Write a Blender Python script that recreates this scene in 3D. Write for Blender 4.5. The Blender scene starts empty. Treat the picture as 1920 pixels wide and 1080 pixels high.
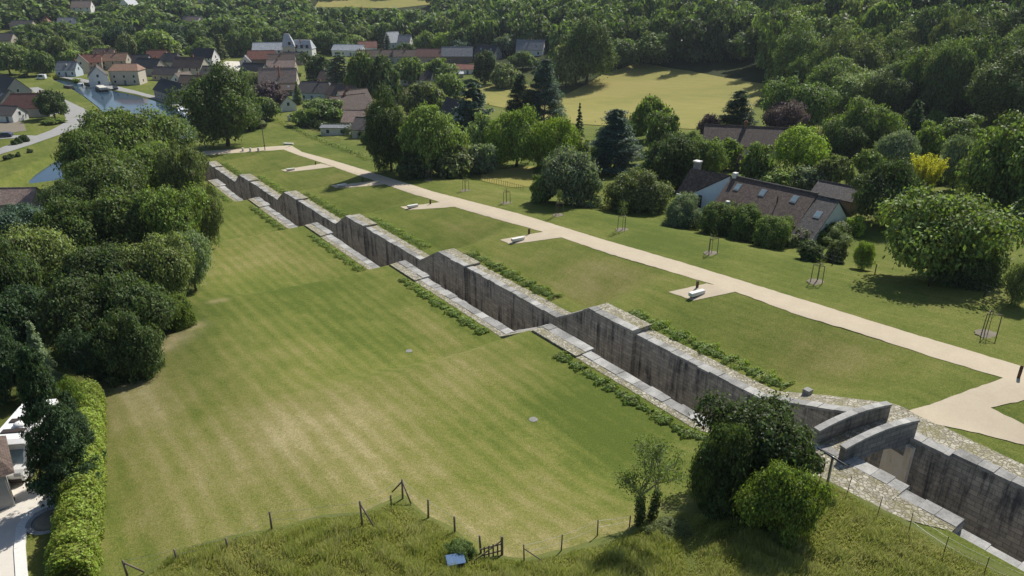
import bpy, bmesh, math, random
import numpy as np
from mathutils import Vector, Matrix
from mathutils.geometry import delaunay_2d_cdt
random.seed(7); rng = np.random.default_rng(11)
SC = bpy.context.scene; COL = SC.collection
R = math.radians
# ------------------------------------------------------------------ camera
FPX = 1350.0; PITCH = math.atan(585/1350.0); CZ = 47.6
cth, sth = math.cos(PITCH), math.sin(PITCH)
cam = bpy.data.cameras.new('camera'); cam.sensor_width = 36.0; cam.lens = 36*FPX/1920
cam.clip_start = 0.5; cam.clip_end = 6000
camo = bpy.data.objects.new('camera', cam); COL.objects.link(camo)
camo.location = (0, 0, CZ); camo.rotation_euler = (math.pi/2-PITCH, 0, 0); SC.camera = camo
# ------------------------------------------------------------------ light
SUN_EL, SUN_AZ = R(47), R(35)          # azimuth clockwise from +Y
w = bpy.data.worlds.new('World'); SC.world = w; w.use_nodes = True
nt = w.node_tree; bg = nt.nodes['Background']; sky = nt.nodes.new('ShaderNodeTexSky')
sky.sky_type = 'NISHITA'; sky.sun_disc = False; sky.sun_elevation = SUN_EL; sky.sun_rotation = SUN_AZ
nt.links.new(sky.outputs[0], bg.inputs[0]); bg.inputs[1].default_value = 0.085
sun = bpy.data.lights.new('sun', 'SUN'); sun.energy = 4.8; sun.angle = R(0.53); sun.color = (1, .95, .86)
suno = bpy.data.objects.new('sun', sun); COL.objects.link(suno)
sd = Vector((math.sin(SUN_AZ)*math.cos(SUN_EL), math.cos(SUN_AZ)*math.cos(SUN_EL), math.sin(SUN_EL)))
suno.rotation_euler = sd.to_track_quat('Z', 'Y').to_euler(); suno.location = (60, 60, 120)
SC.view_settings.view_transform = 'Standard'; SC.view_settings.look = 'None'
SC.view_settings.exposure = 0.25; SC.view_settings.gamma = 1.0
SC.cycles.max_bounces = 6; SC.cycles.diffuse_bounces = 3; SC.cycles.transmission_bounces = 3
SC.cycles.transparent_max_bounces = 8; SC.cycles.volume_bounces = 0; SC.cycles.caustics_reflective = False
# ------------------------------------------------------------------ lock frame and terrain
AZ = R(36.05); A = np.array([-math.sin(AZ), math.cos(AZ)]); B = np.array([math.cos(AZ), math.sin(AZ)])
P0 = np.array([8.07, 65.86])
def W2(s, t): p = P0+s*A+t*B; return float(p[0]), float(p[1])
def ST(X, Y): d = np.array([X, Y])-P0; return float(d@A), float(d@B)
def sm(x, a, b):
    u = np.clip((x-a)/(b-a), 0, 1); return u*u*(3-2*u)
def plane(s): return 17-.0932*s
def stepz(s):
    z = np.full_like(np.asarray(s, float), 19.41)
    z = z-(19.41-16.36)*(1-np.clip((-s-20)/9, 0, 1))                   # ramp below the bridge
    for k in range(0, 6):
        u = np.clip((s-30*k-.3)/4.9, 0, 1); z = z-2.8*(.6*u+.4*u*u*(3-2*u))
    return z
def poly_line_dist(X, Y, pts):
    d = np.full(np.shape(X), 1e9)
    for (x0, y0), (x1, y1) in zip(pts[:-1], pts[1:]):
        vx, vy = x1-x0, y1-y0; L = vx*vx+vy*vy
        u = np.clip(((X-x0)*vx+(Y-y0)*vy)/L, 0, 1)
        d = np.minimum(d, np.hypot(X-x0-u*vx, Y-y0-u*vy))
    return d
def flat_at(px, py, z):
    x = (px-960)/FPX; y = (540-py)/FPX; k = (z-CZ)/(-sth+y*cth); return (x*k, (cth+y*sth)*k)
CANAL = [flat_at(x, y, -.4) for x, y in [(96,151),(125,161),(158,180),(184,200),(198,215),(215,240),(300,262),(372,262),(352,226),(340,212),(318,199),(288,188),(255,179),(215,171),(180,162),(150,156),(104,148)]]
BROOK = [flat_at(x, y, -1.2) for x, y in [(30,395),(72,357),(112,325),(150,300),(200,275)]]
def poly_inside(X, Y, poly):
    ins = np.zeros(np.shape(X), bool)
    for (ax, ay), (bx, by) in zip(poly, poly[1:]+poly[:1]):
        ins ^= ((ay > Y) != (by > Y)) & (X < (bx-ax)*(Y-ay)/(by-ay+1e-12)+ax)
    return ins
def H(s, t):
    s = np.asarray(s, float); t = np.asarray(t, float)
    X = P0[0]+s*A[0]+t*B[0]; Y = P0[1]+s*A[1]+t*B[1]
    p = plane(s); p = .5*(p+np.sqrt(p*p+1.0))               # slides into the valley floor
    st = np.maximum(stepz(s), 0.1)
    tp = 12+.05*(s+30); u1 = np.clip((t-4.4)/(tp-4.4), 0, 1); u2 = np.clip((t+33)/18, 0, 1)
    w = (1-(.75*u1+.25*u1*u1*(3-2*u1)))*(.7*u2+.3*u2*u2*(3-2*u2))
    w = w*(1-sm(s, 152, 165))
    z = p*(1-w)+st*w
    z = z-1.2*sm(t, 26, 34)*(1-sm(s, 60, 90))*sm(s, -30, -10)
    z = z-0.25*sm(-t, 42, 44)
    z = z+42*sm(t, 135, 420)*sm(s, -200, -20)*(1-.55*sm(s, 250, 520))
    r = np.hypot(X, Y)
    z = z+46*sm(r, 470, 1150)+8*sm(r, 1100, 1700)
    z = z+1.2*np.sin(X*.021+1)*np.cos(Y*.017)*sm(r, 200, 400)
    dc = poly_line_dist(X, Y, CANAL+CANAL[:1]); dc = np.where(poly_inside(X, Y, CANAL), -dc, dc); z = z-2.4*(1-sm(dc, -.8, .8))
    db = poly_line_dist(X, Y, BROOK); z = z-2.6*(1-sm(db, 4.5, 8.5))
    return z
def HW(X, Y):
    s, t = ST(X, Y); return float(H(s, t))
def ray(px, py):
    x = (px-960)/FPX; y = (540-py)/FPX
    return x, cth+y*sth, -sth+y*cth
def T(px, py):
    rx, ry, rz = ray(px, py); n = math.sqrt(rx*rx+ry*ry+rz*rz)
    d = np.concatenate([np.arange(25, 200, .25), np.arange(200, 2200, 1.0)])/n
    X = rx*d; Y = ry*d; Z = CZ+rz*d
    s = (X-P0[0])*A[0]+(Y-P0[1])*A[1]; t = (X-P0[0])*B[0]+(Y-P0[1])*B[1]
    below = np.nonzero(Z <= H(s, t))[0]
    i = below[0] if len(below) else len(d)-1
    return float(X[i]), float(Y[i]), float(HW(X[i], Y[i]))
def proj(X, Y, z):
    z = z-CZ; d = Y*cth-z*sth; u = Y*sth+z*cth
    return 960+FPX*X/d, 540-FPX*u/d, d
def ztop(X, Y, ty):
    m = (540-ty)/FPX; return CZ+(m*Y*cth-Y*sth)/(cth+m*sth)
# ------------------------------------------------------------------ mesh helpers
class MB:
    def __init__(s): s.v = []; s.f = []
    def add(s, v, f):
        n = len(s.v); s.v += [tuple(p) for p in v]; s.f += [tuple(i+n for i in q) for q in f]; return s
    def hexa(s, b, t): return s.add(list(b)+list(t), [(3,2,1,0),(4,5,6,7),(0,1,5,4),(1,2,6,5),(2,3,7,6),(3,0,4,7)])
    def box(s, x0, x1, y0, y1, z0, z1):
        return s.hexa([(x0,y0,z0),(x1,y0,z0),(x1,y1,z0),(x0,y1,z0)], [(x0,y0,z1),(x1,y0,z1),(x1,y1,z1),(x0,y1,z1)])
    def rbox(s, cx, cy, z0, lx, ly, lz, rot=0, tilt=0):
        c, n = math.cos(rot), math.sin(rot); P = []
        for z in (0, lz):
            for x, y in ((-lx/2,-ly/2),(lx/2,-ly/2),(lx/2,ly/2),(-lx/2,ly/2)):
                P.append((cx+x*c-y*n, cy+x*n+y*c, z0+z+tilt*x))
        return s.hexa(P[:4], P[4:])
    def prism(s, poly, z0, z1):
        n = len(poly); v = [(x,y,z0) for x,y in poly]+[(x,y,z1) for x,y in poly]
        f = [tuple(range(n-1,-1,-1)), tuple(range(n,2*n))]+[(i,(i+1)%n,n+(i+1)%n,n+i) for i in range(n)]
        return s.add(v, f)
    def tube(s, p0, p1, r0, r1=None, n=8):
        r1 = r0 if r1 is None else r1; p0 = Vector(p0); p1 = Vector(p1); d = (p1-p0).normalized()
        u = d.orthogonal().normalized(); q = d.cross(u); v = []
        for p, r in ((p0, r0), (p1, r1)):
            for i in range(n):
                a = 2*math.pi*i/n; v.append(p+u*(r*math.cos(a))+q*(r*math.sin(a)))
        f = [(i,(i+1)%n,n+(i+1)%n,n+i) for i in range(n)]+[tuple(range(n-1,-1,-1)), tuple(range(n,2*n))]
        return s.add(v, f)
    def lathe(s, prof, n=12, cx=0, cy=0):
        v = []; f = []
        for r, z in prof:
            for i in range(n):
                a = 2*math.pi*i/n; v.append((cx+r*math.cos(a), cy+r*math.sin(a), z))
        for j in range(len(prof)-1):
            for i in range(n): f.append((j*n+i, j*n+(i+1)%n, (j+1)*n+(i+1)%n, (j+1)*n+i))
        f += [tuple(range(n-1,-1,-1)), tuple(range((len(prof)-1)*n, len(prof)*n))]
        return s.add(v, f)
    def build(s, name, mat, parent=None, smooth=False, bevel=0):
        me = bpy.data.meshes.new(name); me.from_pydata(s.v, [], s.f); me.update()
        bm = bmesh.new(); bm.from_mesh(me)
        bmesh.ops.recalc_face_normals(bm, faces=bm.faces)
        if bevel:
            bmesh.ops.bevel(bm, geom=list(bm.edges), offset=bevel, segments=2, affect='EDGES', profile=.7)
        bm.to_mesh(me); bm.free()
        if smooth: me.polygons.foreach_set('use_smooth', [True]*len(me.polygons))
        me.materials.append(mat); o = bpy.data.objects.new(name, me); COL.objects.link(o)
        if parent: o.parent = parent
        return o
def np_mesh(name, v, f):
    v = np.asarray(v, np.float32); f = np.asarray(f, np.int32); k = f.shape[1]
    me = bpy.data.meshes.new(name); me.vertices.add(len(v)); me.vertices.foreach_set('co', v.ravel())
    me.loops.add(f.size); me.loops.foreach_set('vertex_index', f.ravel())
    me.polygons.add(len(f)); me.polygons.foreach_set('loop_start', np.arange(len(f), dtype=np.int32)*k)
    me.polygons.foreach_set('loop_total', np.full(len(f), k, np.int32)); me.update(); me.validate(); return me
def link(name, me, mat, parent=None):
    me.materials.clear(); me.materials.append(mat); o = bpy.data.objects.new(name, me); COL.objects.link(o)
    if parent: o.parent = parent
    return o
def tag(o, label=None, cat=None, group=None, kind=None):
    if label: o['label'] = label
    if cat: o['category'] = cat
    if group: o['group'] = group
    if kind: o['kind'] = kind
    return o
def thing(name, label, cat, loc, rz=0, group=None):
    o = bpy.data.objects.new(name, None); COL.objects.link(o); o.empty_display_size = .3
    o.location = loc; o.rotation_euler = (0, 0, rz); return tag(o, label, cat, group)
def lockthing(name, label, cat, s, t, z=None, group=None, rz=0):
    X, Y = W2(s, t); return thing(name, label, cat, (X, Y, float(H(s, t)) if z is None else z), AZ+rz, group)
def frame_obj(o): o.location = (P0[0], P0[1], 0); o.rotation_euler = (0, 0, AZ); return o
# ------------------------------------------------------------------ materials
class N:
    def __init__(s, name):
        s.m = bpy.data.materials.new(name); s.m.use_nodes = True; s.t = s.m.node_tree
        s.b = s.t.nodes['Principled BSDF']; s.out = s.t.nodes['Material Output']; s.b.inputs['Specular IOR Level'].default_value = .25
    def n(s, typ, **kw):
        x = s.t.nodes.new(typ)
        for k, v in kw.items(): setattr(x, k, v)
        return x
    def l(s, a, b): s.t.links.new(a, b)
    def coord(s, which='Object', scale=(1,1,1), rot=(0,0,0)):
        c = s.n('ShaderNodeTexCoord'); m = s.n('ShaderNodeMapping'); m.inputs['Scale'].default_value = scale; m.inputs['Rotation'].default_value = rot
        s.l(c.outputs[which], m.inputs['Vector']); return m.outputs[0]
    def noise(s, vec, scale, detail=4, rough=.6, dist=0):
        x = s.n('ShaderNodeTexNoise'); x.inputs['Scale'].default_value = scale; x.inputs['Detail'].default_value = detail
        x.inputs['Roughness'].default_value = rough; x.inputs['Distortion'].default_value = dist
        if vec is not None: s.l(vec, x.inputs['Vector'])
        return x.outputs['Fac']
    def ramp(s, fac, stops):
        r = s.n('ShaderNodeValToRGB'); e = r.color_ramp.elements
        while len(e) < len(stops): e.new(.5)
        for i, (p, c) in enumerate(stops):
            e[i].position = p; e[i].color = tuple(c)+(1,) if len(c) == 3 else c
        s.l(fac, r.inputs[0]); return r.outputs[0]
    def mix(s, fac, a, b, mode='MIX'):
        x = s.n('ShaderNodeMix', data_type='RGBA', blend_type=mode)
        for sock, v in ((x.inputs[0], fac), (x.inputs[6], a), (x.inputs[7], b)):
            if isinstance(v, (int, float)): sock.default_value = v
            elif isinstance(v, tuple): sock.default_value = v+(1,) if len(v) == 3 else v
            else: s.l(v, sock)
        return x.outputs[2]
    def math(s, op, a, b=0.0, clamp=False):
        x = s.n('ShaderNodeMath', operation=op, use_clamp=clamp)
        for i, v in enumerate((a, b)):
            if isinstance(v, (int, float)): x.inputs[i].default_value = v
            else: s.l(v, x.inputs[i])
        return x.outputs[0]
    def bump(s, h, strength=.4, dist=.05):
        x = s.n('ShaderNodeBump'); x.inputs['Strength'].default_value = strength; x.inputs['Distance'].default_value = dist
        s.l(h, x.inputs['Height']); s.l(x.outputs[0], s.b.inputs['Normal'])
    def fin(s, col, rough=.85):
        if isinstance(col, tuple): s.b.inputs['Base Color'].default_value = col+(1,)
        else: s.l(col, s.b.inputs['Base Color'])
        if isinstance(rough, (int, float)): s.b.inputs['Roughness'].default_value = rough
        else: s.l(rough, s.b.inputs['Roughness'])
        return s.m
_pm = {}
def plain(name, col, rough=.8, var=.25, sc=3.0, metal=0):
    key = (name, col)
    if key in _pm: return _pm[key]
    n = N(name); v = n.coord()
    f = n.noise(v, sc, 5, .65); g = n.noise(v, sc*9, 3)
    m = n.math('ADD', n.math('MULTIPLY', f, .7), n.math('MULTIPLY', g, .3))
    lo = tuple(c*(1-var) for c in col); hi = tuple(min(1, c*(1+var)) for c in col)
    n.b.inputs['Metallic'].default_value = metal
    n.bump(g, .15, .01)
    _pm[key] = n.fin(n.ramp(m, [(.3, lo), (.7, hi)]), rough); return _pm[key]
def ground_material():
    n = N('lawn_ground'); v = n.coord()
    at = n.n('ShaderNodeVertexColor', layer_name='zone'); sep = n.n('ShaderNodeSeparateColor'); n.l(at.outputs[0], sep.inputs[0])
    big = n.noise(v, .055, 5, .6); mid = n.noise(v, .35, 6, .7); fine = n.noise(v, 3.2, 6, .75)
    vs = n.coord(scale=(1, .12, 1)); streak = n.noise(vs, .9, 5, .7, .3); tuft = n.noise(v, 11, 4, .8)
    sxyz = n.n('ShaderNodeSeparateXYZ'); n.l(v, sxyz.inputs[0])
    wv = n.math('ADD', n.math('MULTIPLY', sxyz.outputs[0], 4.3), n.math('MULTIPLY', mid, 4.0))
    stripe = n.math('MULTIPLY_ADD', n.math('SINE', wv), .5); n.t.nodes[-1].inputs[2].default_value = .5
    dry = n.math('ADD', n.math('MULTIPLY', big, .66), n.math('MULTIPLY', mid, .40))
    dry = n.math('ADD', dry, n.math('MULTIPLY', streak, .42)); dry = n.math('ADD', dry, n.math('MULTIPLY', n.math('MULTIPLY', stripe, .095), at.outputs[1]))
    dry = n.math('ADD', dry, n.math('MULTIPLY', fine, .50)); dry = n.math('ADD', dry, n.math('MULTIPLY', sep.outputs[0], .55))
    dry = n.math('MULTIPLY', dry, .5)
    c = n.ramp(dry, [(.37, (.090,.122,.022)), (.44, (.136,.157,.034)), (.505, (.182,.184,.053)), (.585, (.245,.22,.09)), (.69, (.36,.31,.17))])
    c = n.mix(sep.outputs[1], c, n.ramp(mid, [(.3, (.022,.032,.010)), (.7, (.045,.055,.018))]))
    c = n.mix(sep.outputs[2], c, n.ramp(mid, [(.3, (.26,.20,.12)), (.7, (.42,.34,.22))]))
    d = n.ramp(tuft, [(.28, (.42,.45,.42)), (.68, (1.35,1.33,1.3))]); c = n.mix(1.0, c, d, 'MULTIPLY')
    n.bump(n.math('ADD', tuft, fine), .55, .08)
    n.b.inputs['Specular IOR Level'].default_value = .1
    return n.fin(c, .95)
def gravel_material(name, lo, hi, sc=6):
    n = N(name); v = n.coord(); a = n.noise(v, .45, 6, .75, .4); g = n.noise(v, sc, 6, .85)
    m = n.math('ADD', n.math('MULTIPLY', a, .5), n.math('MULTIPLY', g, .5)); n.bump(g, .25, .02)
    return n.fin(n.ramp(m, [(.3, lo), (.7, hi)]), .95)
def masonry_material(name, lo, hi, dark, stain=.5):
    n = N(name); c = n.n('ShaderNodeTexCoord'); sp = n.n('ShaderNodeSeparateXYZ'); n.l(c.outputs['Object'], sp.inputs[0])
    cb = n.n('ShaderNodeCombineXYZ'); n.l(n.math('ADD', sp.outputs[1], n.math('MULTIPLY', sp.outputs[0], 1.0)), cb.inputs[0]); n.l(sp.outputs[2], cb.inputs[1])
    br = n.n('ShaderNodeTexBrick'); n.l(cb.outputs[0], br.inputs['Vector'])
    br.inputs['Scale'].default_value = 1.0; br.inputs['Brick Width'].default_value = .82; br.inputs['Row Height'].default_value = .36
    br.inputs['Mortar Size'].default_value = .022; br.inputs['Mortar Smooth'].default_value = .3; br.inputs['Bias'].default_value = -.1
    br.inputs['Color1'].default_value = lo+(1,); br.inputs['Color2'].default_value = hi+(1,); br.inputs['Mortar'].default_value = tuple(x*.62 for x in lo)+(1,)
    st = n.n('ShaderNodeMapping'); st.inputs['Scale'].default_value = (1.3, .07, 1); n.l(cb.outputs[0], st.inputs[0])
    s1 = n.noise(st.outputs[0], 1.1, 6, .7, .2); s2 = n.noise(c.outputs['Object'], .28, 5, .7); s3 = n.noise(c.outputs['Object'], 5, 5, .75)
    f = n.math('ADD', n.math('MULTIPLY', s1, .58), n.math('MULTIPLY', s2, .42))
    k = n.ramp(f, [(stain-.055, (1,1,1)), (stain+.05, (0,0,0))])
    col = n.mix(k, br.outputs['Color'], dark)
    col = n.mix(.55, col, n.ramp(s3, [(.3, (.45,.45,.45)), (.75, (1.3,1.27,1.2))]), 'MULTIPLY')
    n.bump(n.math('ADD', br.outputs['Fac'], n.math('MULTIPLY', s3, -.8)), .5, .04); n.t.nodes[-1].invert = True
    return n.fin(col, .9)
def coping_material():
    n = N('pale_limestone'); v = n.coord(); a = n.noise(v, .8, 5, .7); b = n.noise(v, 7, 6, .8)
    isl = n.n('ShaderNodeNewGeometry').outputs['Random Per Island']
    m = n.math('ADD', n.math('MULTIPLY', a, .5), n.math('MULTIPLY', b, .35)); m = n.math('ADD', m, n.math('MULTIPLY', isl, .18))
    n.bump(b, .4, .03)
    return n.fin(n.ramp(m, [(.34, (.13,.13,.12)), (.48, (.27,.265,.25)), (.66, (.46,.45,.42))]), .9)
def cobble_material():
    n = N('cobbled_verge'); v = n.coord(); vo = n.n('ShaderNodeTexVoronoi', feature='DISTANCE_TO_EDGE'); vo.inputs['Scale'].default_value = 3.8
    vc = n.n('ShaderNodeTexVoronoi'); vc.inputs['Scale'].default_value = 3.8; n.l(v, vo.inputs['Vector']); n.l(v, vc.inputs['Vector'])
    a = n.noise(v, .6, 5, .7); b = n.noise(v, 9, 4, .8)
    hs = n.n('ShaderNodeSeparateColor'); n.l(vc.outputs['Color'], hs.inputs[0])
    st = n.ramp(hs.outputs[0], [(0, (.23,.21,.17)), (1, (.50,.47,.39))])
    e = n.ramp(vo.outputs['Distance'], [(.02, (0,0,0)), (.12, (1,1,1))])
    c = n.mix(e, n.mix(b, (.10,.10,.05), (.24,.20,.11)), st)
    g = n.ramp(n.math('ADD', n.math('MULTIPLY', a, .75), n.math('MULTIPLY', b, .25)), [(.50, (0,0,0)), (.62, (1,1,1))])
    c = n.mix(n.math('MULTIPLY', g, .8), c, n.mix(b, (.12,.13,.035), (.27,.23,.12)))
    n.bump(n.math('ADD', e, b), .6, .05)
    return n.fin(c, .92)
def roof_material(name, col):
    n = N(name); v = n.coord(); a = n.noise(v, .9, 5, .7); g = n.noise(v, 7, 5, .8)
    br = n.n('ShaderNodeTexBrick'); n.l(v, br.inputs['Vector']); br.inputs['Scale'].default_value = 1
    br.inputs['Brick Width'].default_value = .24; br.inputs['Row Height'].default_value = .2; br.inputs['Mortar Size'].default_value = .012
    br.inputs['Color1'].default_value = tuple(x*.7 for x in col)+(1,); br.inputs['Color2'].default_value = tuple(min(1, x*1.3) for x in col)+(1,)
    br.inputs['Mortar'].default_value = tuple(x*.45 for x in col)+(1,)
    c = n.mix(.8, br.outputs['Color'], n.ramp(n.math('ADD', n.math('MULTIPLY', a, .6), n.math('MULTIPLY', g, .4)), [(.3, (.55,.56,.55)), (.7, (1.25,1.2,1.15))]), 'MULTIPLY')
    n.bump(n.math('ADD', n.math('MULTIPLY', br.outputs['Fac'], -1.0), g), .4, .03)
    return n.fin(c, .7)
def leaf_material(name, trans=.36, var=.68):
    n = N(name); oi = n.n('ShaderNodeObjectInfo'); isl = n.n('ShaderNodeNewGeometry').outputs['Random Per Island']
    v = n.coord('Object'); cl = n.noise(v, 5.0, 3)
    k = n.math('ADD', n.math('MULTIPLY', isl, var*2), 1-var)
    k2 = n.math('ADD', n.math('MULTIPLY', cl, .7), .65)
    k3 = n.math('ADD', n.math('MULTIPLY', oi.outputs['Random'], .35), .82)
    k4 = n.math('ADD', n.math('MULTIPLY', n.noise(v, .055, 2), 1.3), .35)
    kk = n.math('MULTIPLY', n.math('MULTIPLY', k, k2), n.math('MULTIPLY', k3, k4))
    c = n.mix(1.0, oi.outputs['Color'], n.ramp(n.math('MULTIPLY', kk, .5), [(0, (0,0,0)), (1, (2,2,2))]), 'MULTIPLY')
    hs = n.n('ShaderNodeHueSaturation'); n.l(c, hs.inputs['Color'])
    hv = n.math('ADD', n.math('MULTIPLY', isl, .05), .475); n.l(hv, hs.inputs['Hue']); c = hs.outputs[0]
    n.fin(c, .55); n.b.inputs['Specular IOR Level'].default_value = .22
    tr = n.n('ShaderNodeBsdfTranslucent'); n.l(n.mix(1.0, c, (1.25,1.35,.55), 'MULTIPLY'), tr.inputs['Color'])
    mx = n.n('ShaderNodeMixShader'); mx.inputs[0].default_value = trans
    n.l(n.b.outputs[0], mx.inputs[1]); n.l(tr.outputs[0], mx.inputs[2]); n.l(mx.outputs[0], n.out.inputs['Surface']); return n.m
def water_material():
    n = N('canal_water'); v = n.coord(); n.bump(n.noise(v, 1.2, 4), .06, .03)
    n.b.inputs['IOR'].default_value = 1.33; n.b.inputs['Specular IOR Level'].default_value = .5
    return n.fin((.030,.062,.10), .08)
LEAF = leaf_material('foliage'); BARK = plain('bark', (.085,.070,.055), .9, .4, 6)
M_GROUND = ground_material(); M_PATH = gravel_material('sandy_path', (.40,.335,.245), (.52,.45,.335)); M_ROAD = gravel_material('asphalt_pale', (.24,.24,.235), (.33,.325,.31), 4)
M_PALE = gravel_material('pale_yard', (.52,.48,.42), (.66,.62,.55)); M_SOIL = gravel_material('bare_soil', (.13,.115,.085), (.24,.21,.16))
M_WALL = masonry_material('weathered_masonry', (.36,.34,.30), (.52,.475,.40), (.085,.086,.09), .468)
M_BRIDGE = masonry_material('bridge_masonry', (.22,.215,.205), (.34,.325,.295), (.085,.088,.092), .45)
M_CLEAN = (lambda n: n.fin(n.ramp(n.noise(n.coord(scale=(1, 1, .35)), 1.6, 6, .7, .3), [(.30, (.36,.20,.11)), (.40, (.74,.64,.48)), (.7, (.88,.82,.70))]), .9))(N('pale_render'))
M_COPE = coping_material(); M_COB = cobble_material(); M_WATER = water_material()
M_MEADOW = (lambda n: n.fin(n.ramp(n.math('ADD', n.math('MULTIPLY', n.noise(n.coord(), .03, 5), .5), n.math('MULTIPLY', n.noise(n.coord(scale=(1,.1,1)), .5, 6, .75), .5)), [(.3, (.155,.165,.032)), (.5, (.235,.215,.05)), (.7, (.30,.25,.085))]), .95))(N('ripe_meadow'))
M_WOOD = plain('weathered_wood', (.16,.13,.10), .85, .4, 8); M_DARKWOOD = plain('dark_post', (.045,.035,.03), .7, .3, 9)
M_WHITE = plain('white_paint', (.75,.75,.73), .5, .06); M_STONEW = plain('white_stone', (.68,.67,.63), .8, .1, 5)
M_GLASS = plain('window_glass', (.03,.04,.05), .12, .2); M_METAL = plain('galvanised_metal', (.30,.31,.32), .45, .15, 5, .6)
M_BRICK = plain('brick', (.24,.12,.08), .85, .3, 6); M_RUST = plain('rusty_steel', (.10,.055,.035), .8, .35, 10)
# ------------------------------------------------------------------ ground sheet
def axis(segs):
    out = []
    for a, b, st in segs: out += list(np.arange(a, b, st))
    return np.array(out+[segs[-1][1]])
gs = axis([(-90,-50,2.5),(-50,200,.6),(200,420,1.6),(420,800,10),(800,2300,50)])
gt = axis([(-500,-150,25),(-150,-64,2.5),(-64,-14,1.0),(-14,-7.3,.42),(-7.3,1.9,1.15),(1.9,12,.42),(12,40,.8),(40,160,2.2),(160,400,6),(400,1500,40)])
GS, GT = np.meshgrid(gs, gt, indexing='ij'); GZ = H(GS, GT)
ns_, nt_ = GS.shape
vv = np.stack([GT, GS, GZ], -1).reshape(-1, 3)
ii, jj = np.meshgrid(np.arange(ns_-1), np.arange(nt_-1), indexing='ij')
tm = (gt[:-1]+gt[1:])/2; smid = (gs[:-1]+gs[1:])/2
keep = ~((tm[jj] > -7.3) & (tm[jj] < 1.9) & (smid[ii] < 156))
q = (ii*nt_+jj)[keep]; ff = np.stack([q, q+1, q+nt_+1, q+nt_], -1)
me = np_mesh('ground', vv, ff)
GX = P0[0]+GS*A[0]+GT*B[0]; GY = P0[1]+GS*A[1]+GT*B[1]
dry = -.27+.26*sm(-GT, 9, 26)*(1-sm(-GT, 40, 46))*sm(-GS, -75, -20)*(.5+.5*np.sin(GS*.07+GT*.11)) + .35*np.exp(-((GS-0)**2/60+(GT+16)**2/30)) + .35*np.exp(-((GS-8)**2/40+(GT-7)**2/14))
dry += .5*np.exp(-((GS-12)**2/90+(GT+40)**2/5))
dry -= .40*np.exp(-((GS+16)**2/90+(GT+14)**2/20)) + .30*np.exp(-((GS-28)**2/200+(GT+20)**2/50))
for dx_, dy_, ds, da in ((650,745,5,.22),(540,800,4,.2),(500,770,5,.15),(800,612,3,.4),(1115,495,3,.32),(1190,520,3,.25),(860,425,3,.25),(560,640,6,.15),(960,790,3,.15),(720,870,5,.12),(1000,700,3,.12),(1480,640,4,.2)):
    X_, Y_, _z = T(dx_, dy_); s0_, t0_ = ST(X_, Y_); dry += da*np.exp(-((GS-s0_)/(ds*1.7))**2-((GT-t0_)/(ds*.7))**2)
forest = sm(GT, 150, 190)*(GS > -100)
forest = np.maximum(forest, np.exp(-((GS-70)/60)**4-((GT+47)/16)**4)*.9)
bare = np.zeros_like(dry)
for bs, bt, br in ((22, -35, 1.6), (24, -33, 1.2), (20, -36.5, 1.4), (31, -28.5, .9), (4, -14, 1.0)):
    bare = np.maximum(bare, .6*np.exp(-((GS-bs)**2+(GT-bt)**2)/br**2))
ca = me.color_attributes.new('zone', 'FLOAT_COLOR', 'POINT')
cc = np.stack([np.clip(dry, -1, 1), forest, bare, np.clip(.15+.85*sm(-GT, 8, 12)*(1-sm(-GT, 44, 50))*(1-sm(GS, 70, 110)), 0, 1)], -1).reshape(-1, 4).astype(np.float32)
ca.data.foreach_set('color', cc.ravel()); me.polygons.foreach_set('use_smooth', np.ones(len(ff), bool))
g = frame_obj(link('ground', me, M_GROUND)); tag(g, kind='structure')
def drape(name, worldpoly, mat, sp=1.0, off=.05, kind='structure', flatz=None, wob=.06):
    P = [np.array(((x-P0[0])*B[0]+(y-P0[1])*B[1], (x-P0[0])*A[0]+(y-P0[1])*A[1])) for x, y in worldpoly]
    bnd = []
    for p0, p1 in zip(P, P[1:]+P[:1]):
        m = max(1, int(np.linalg.norm(p1-p0)/sp)); bnd += [p0+(p1-p0)*i/m+(rng.uniform(-wob, wob, 2) if i else 0) for i in range(m)]
    bnd = np.array(bnd); nb = len(bnd); mn = bnd.min(0); mx = bnd.max(0)
    gx, gy = np.meshgrid(np.arange(mn[0], mx[0], sp), np.arange(mn[1], mx[1], sp)); pts = np.stack([gx.ravel(), gy.ravel()], -1)
    ins = np.zeros(len(pts), bool)
    for a, b in zip(bnd, np.roll(bnd, -1, 0)):
        c = ((a[1] > pts[:,1]) != (b[1] > pts[:,1])) & (pts[:,0] < (b[0]-a[0])*(pts[:,1]-a[1])/(b[1]-a[1]+1e-12)+a[0]); ins ^= c
    pts = pts[ins]; allp = [Vector(map(float, p)) for p in np.concatenate([bnd, pts])]
    vo, _, fo, *_ = delaunay_2d_cdt(allp, [(i, (i+1) % nb) for i in range(nb)], [], 1, 1e-4)
    v2 = np.array([tuple(v) for v in vo]); z = H(v2[:,1], v2[:,0])+off if flatz is None else np.full(len(v2), flatz)
    me = bpy.data.meshes.new(name); me.from_pydata(np.c_[v2, z].tolist(), [], [tuple(f) for f in fo]); me.update()
    bm = bmesh.new(); bm.from_mesh(me); bmesh.ops.recalc_face_normals(bm, faces=bm.faces)
    for f_ in bm.faces:
        if f_.normal.z < 0: f_.normal_flip()
    bm.to_mesh(me); bm.free(); me.polygons.foreach_set('use_smooth', [True]*len(me.polygons))
    o = frame_obj(link(name, me, mat)); return tag(o, kind=kind)
def pxpoly(pts): return [T(*p)[:2] for p in pts]
near = [(1925,722),(1880,710),(1757,675),(1613,627),(1493,590),(1380,548),(1337,534),(1140,477),(1050,445),(1023,437),(840,385),(712,343),(617,310),(590,301),(557,291),(530,280)]
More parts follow.
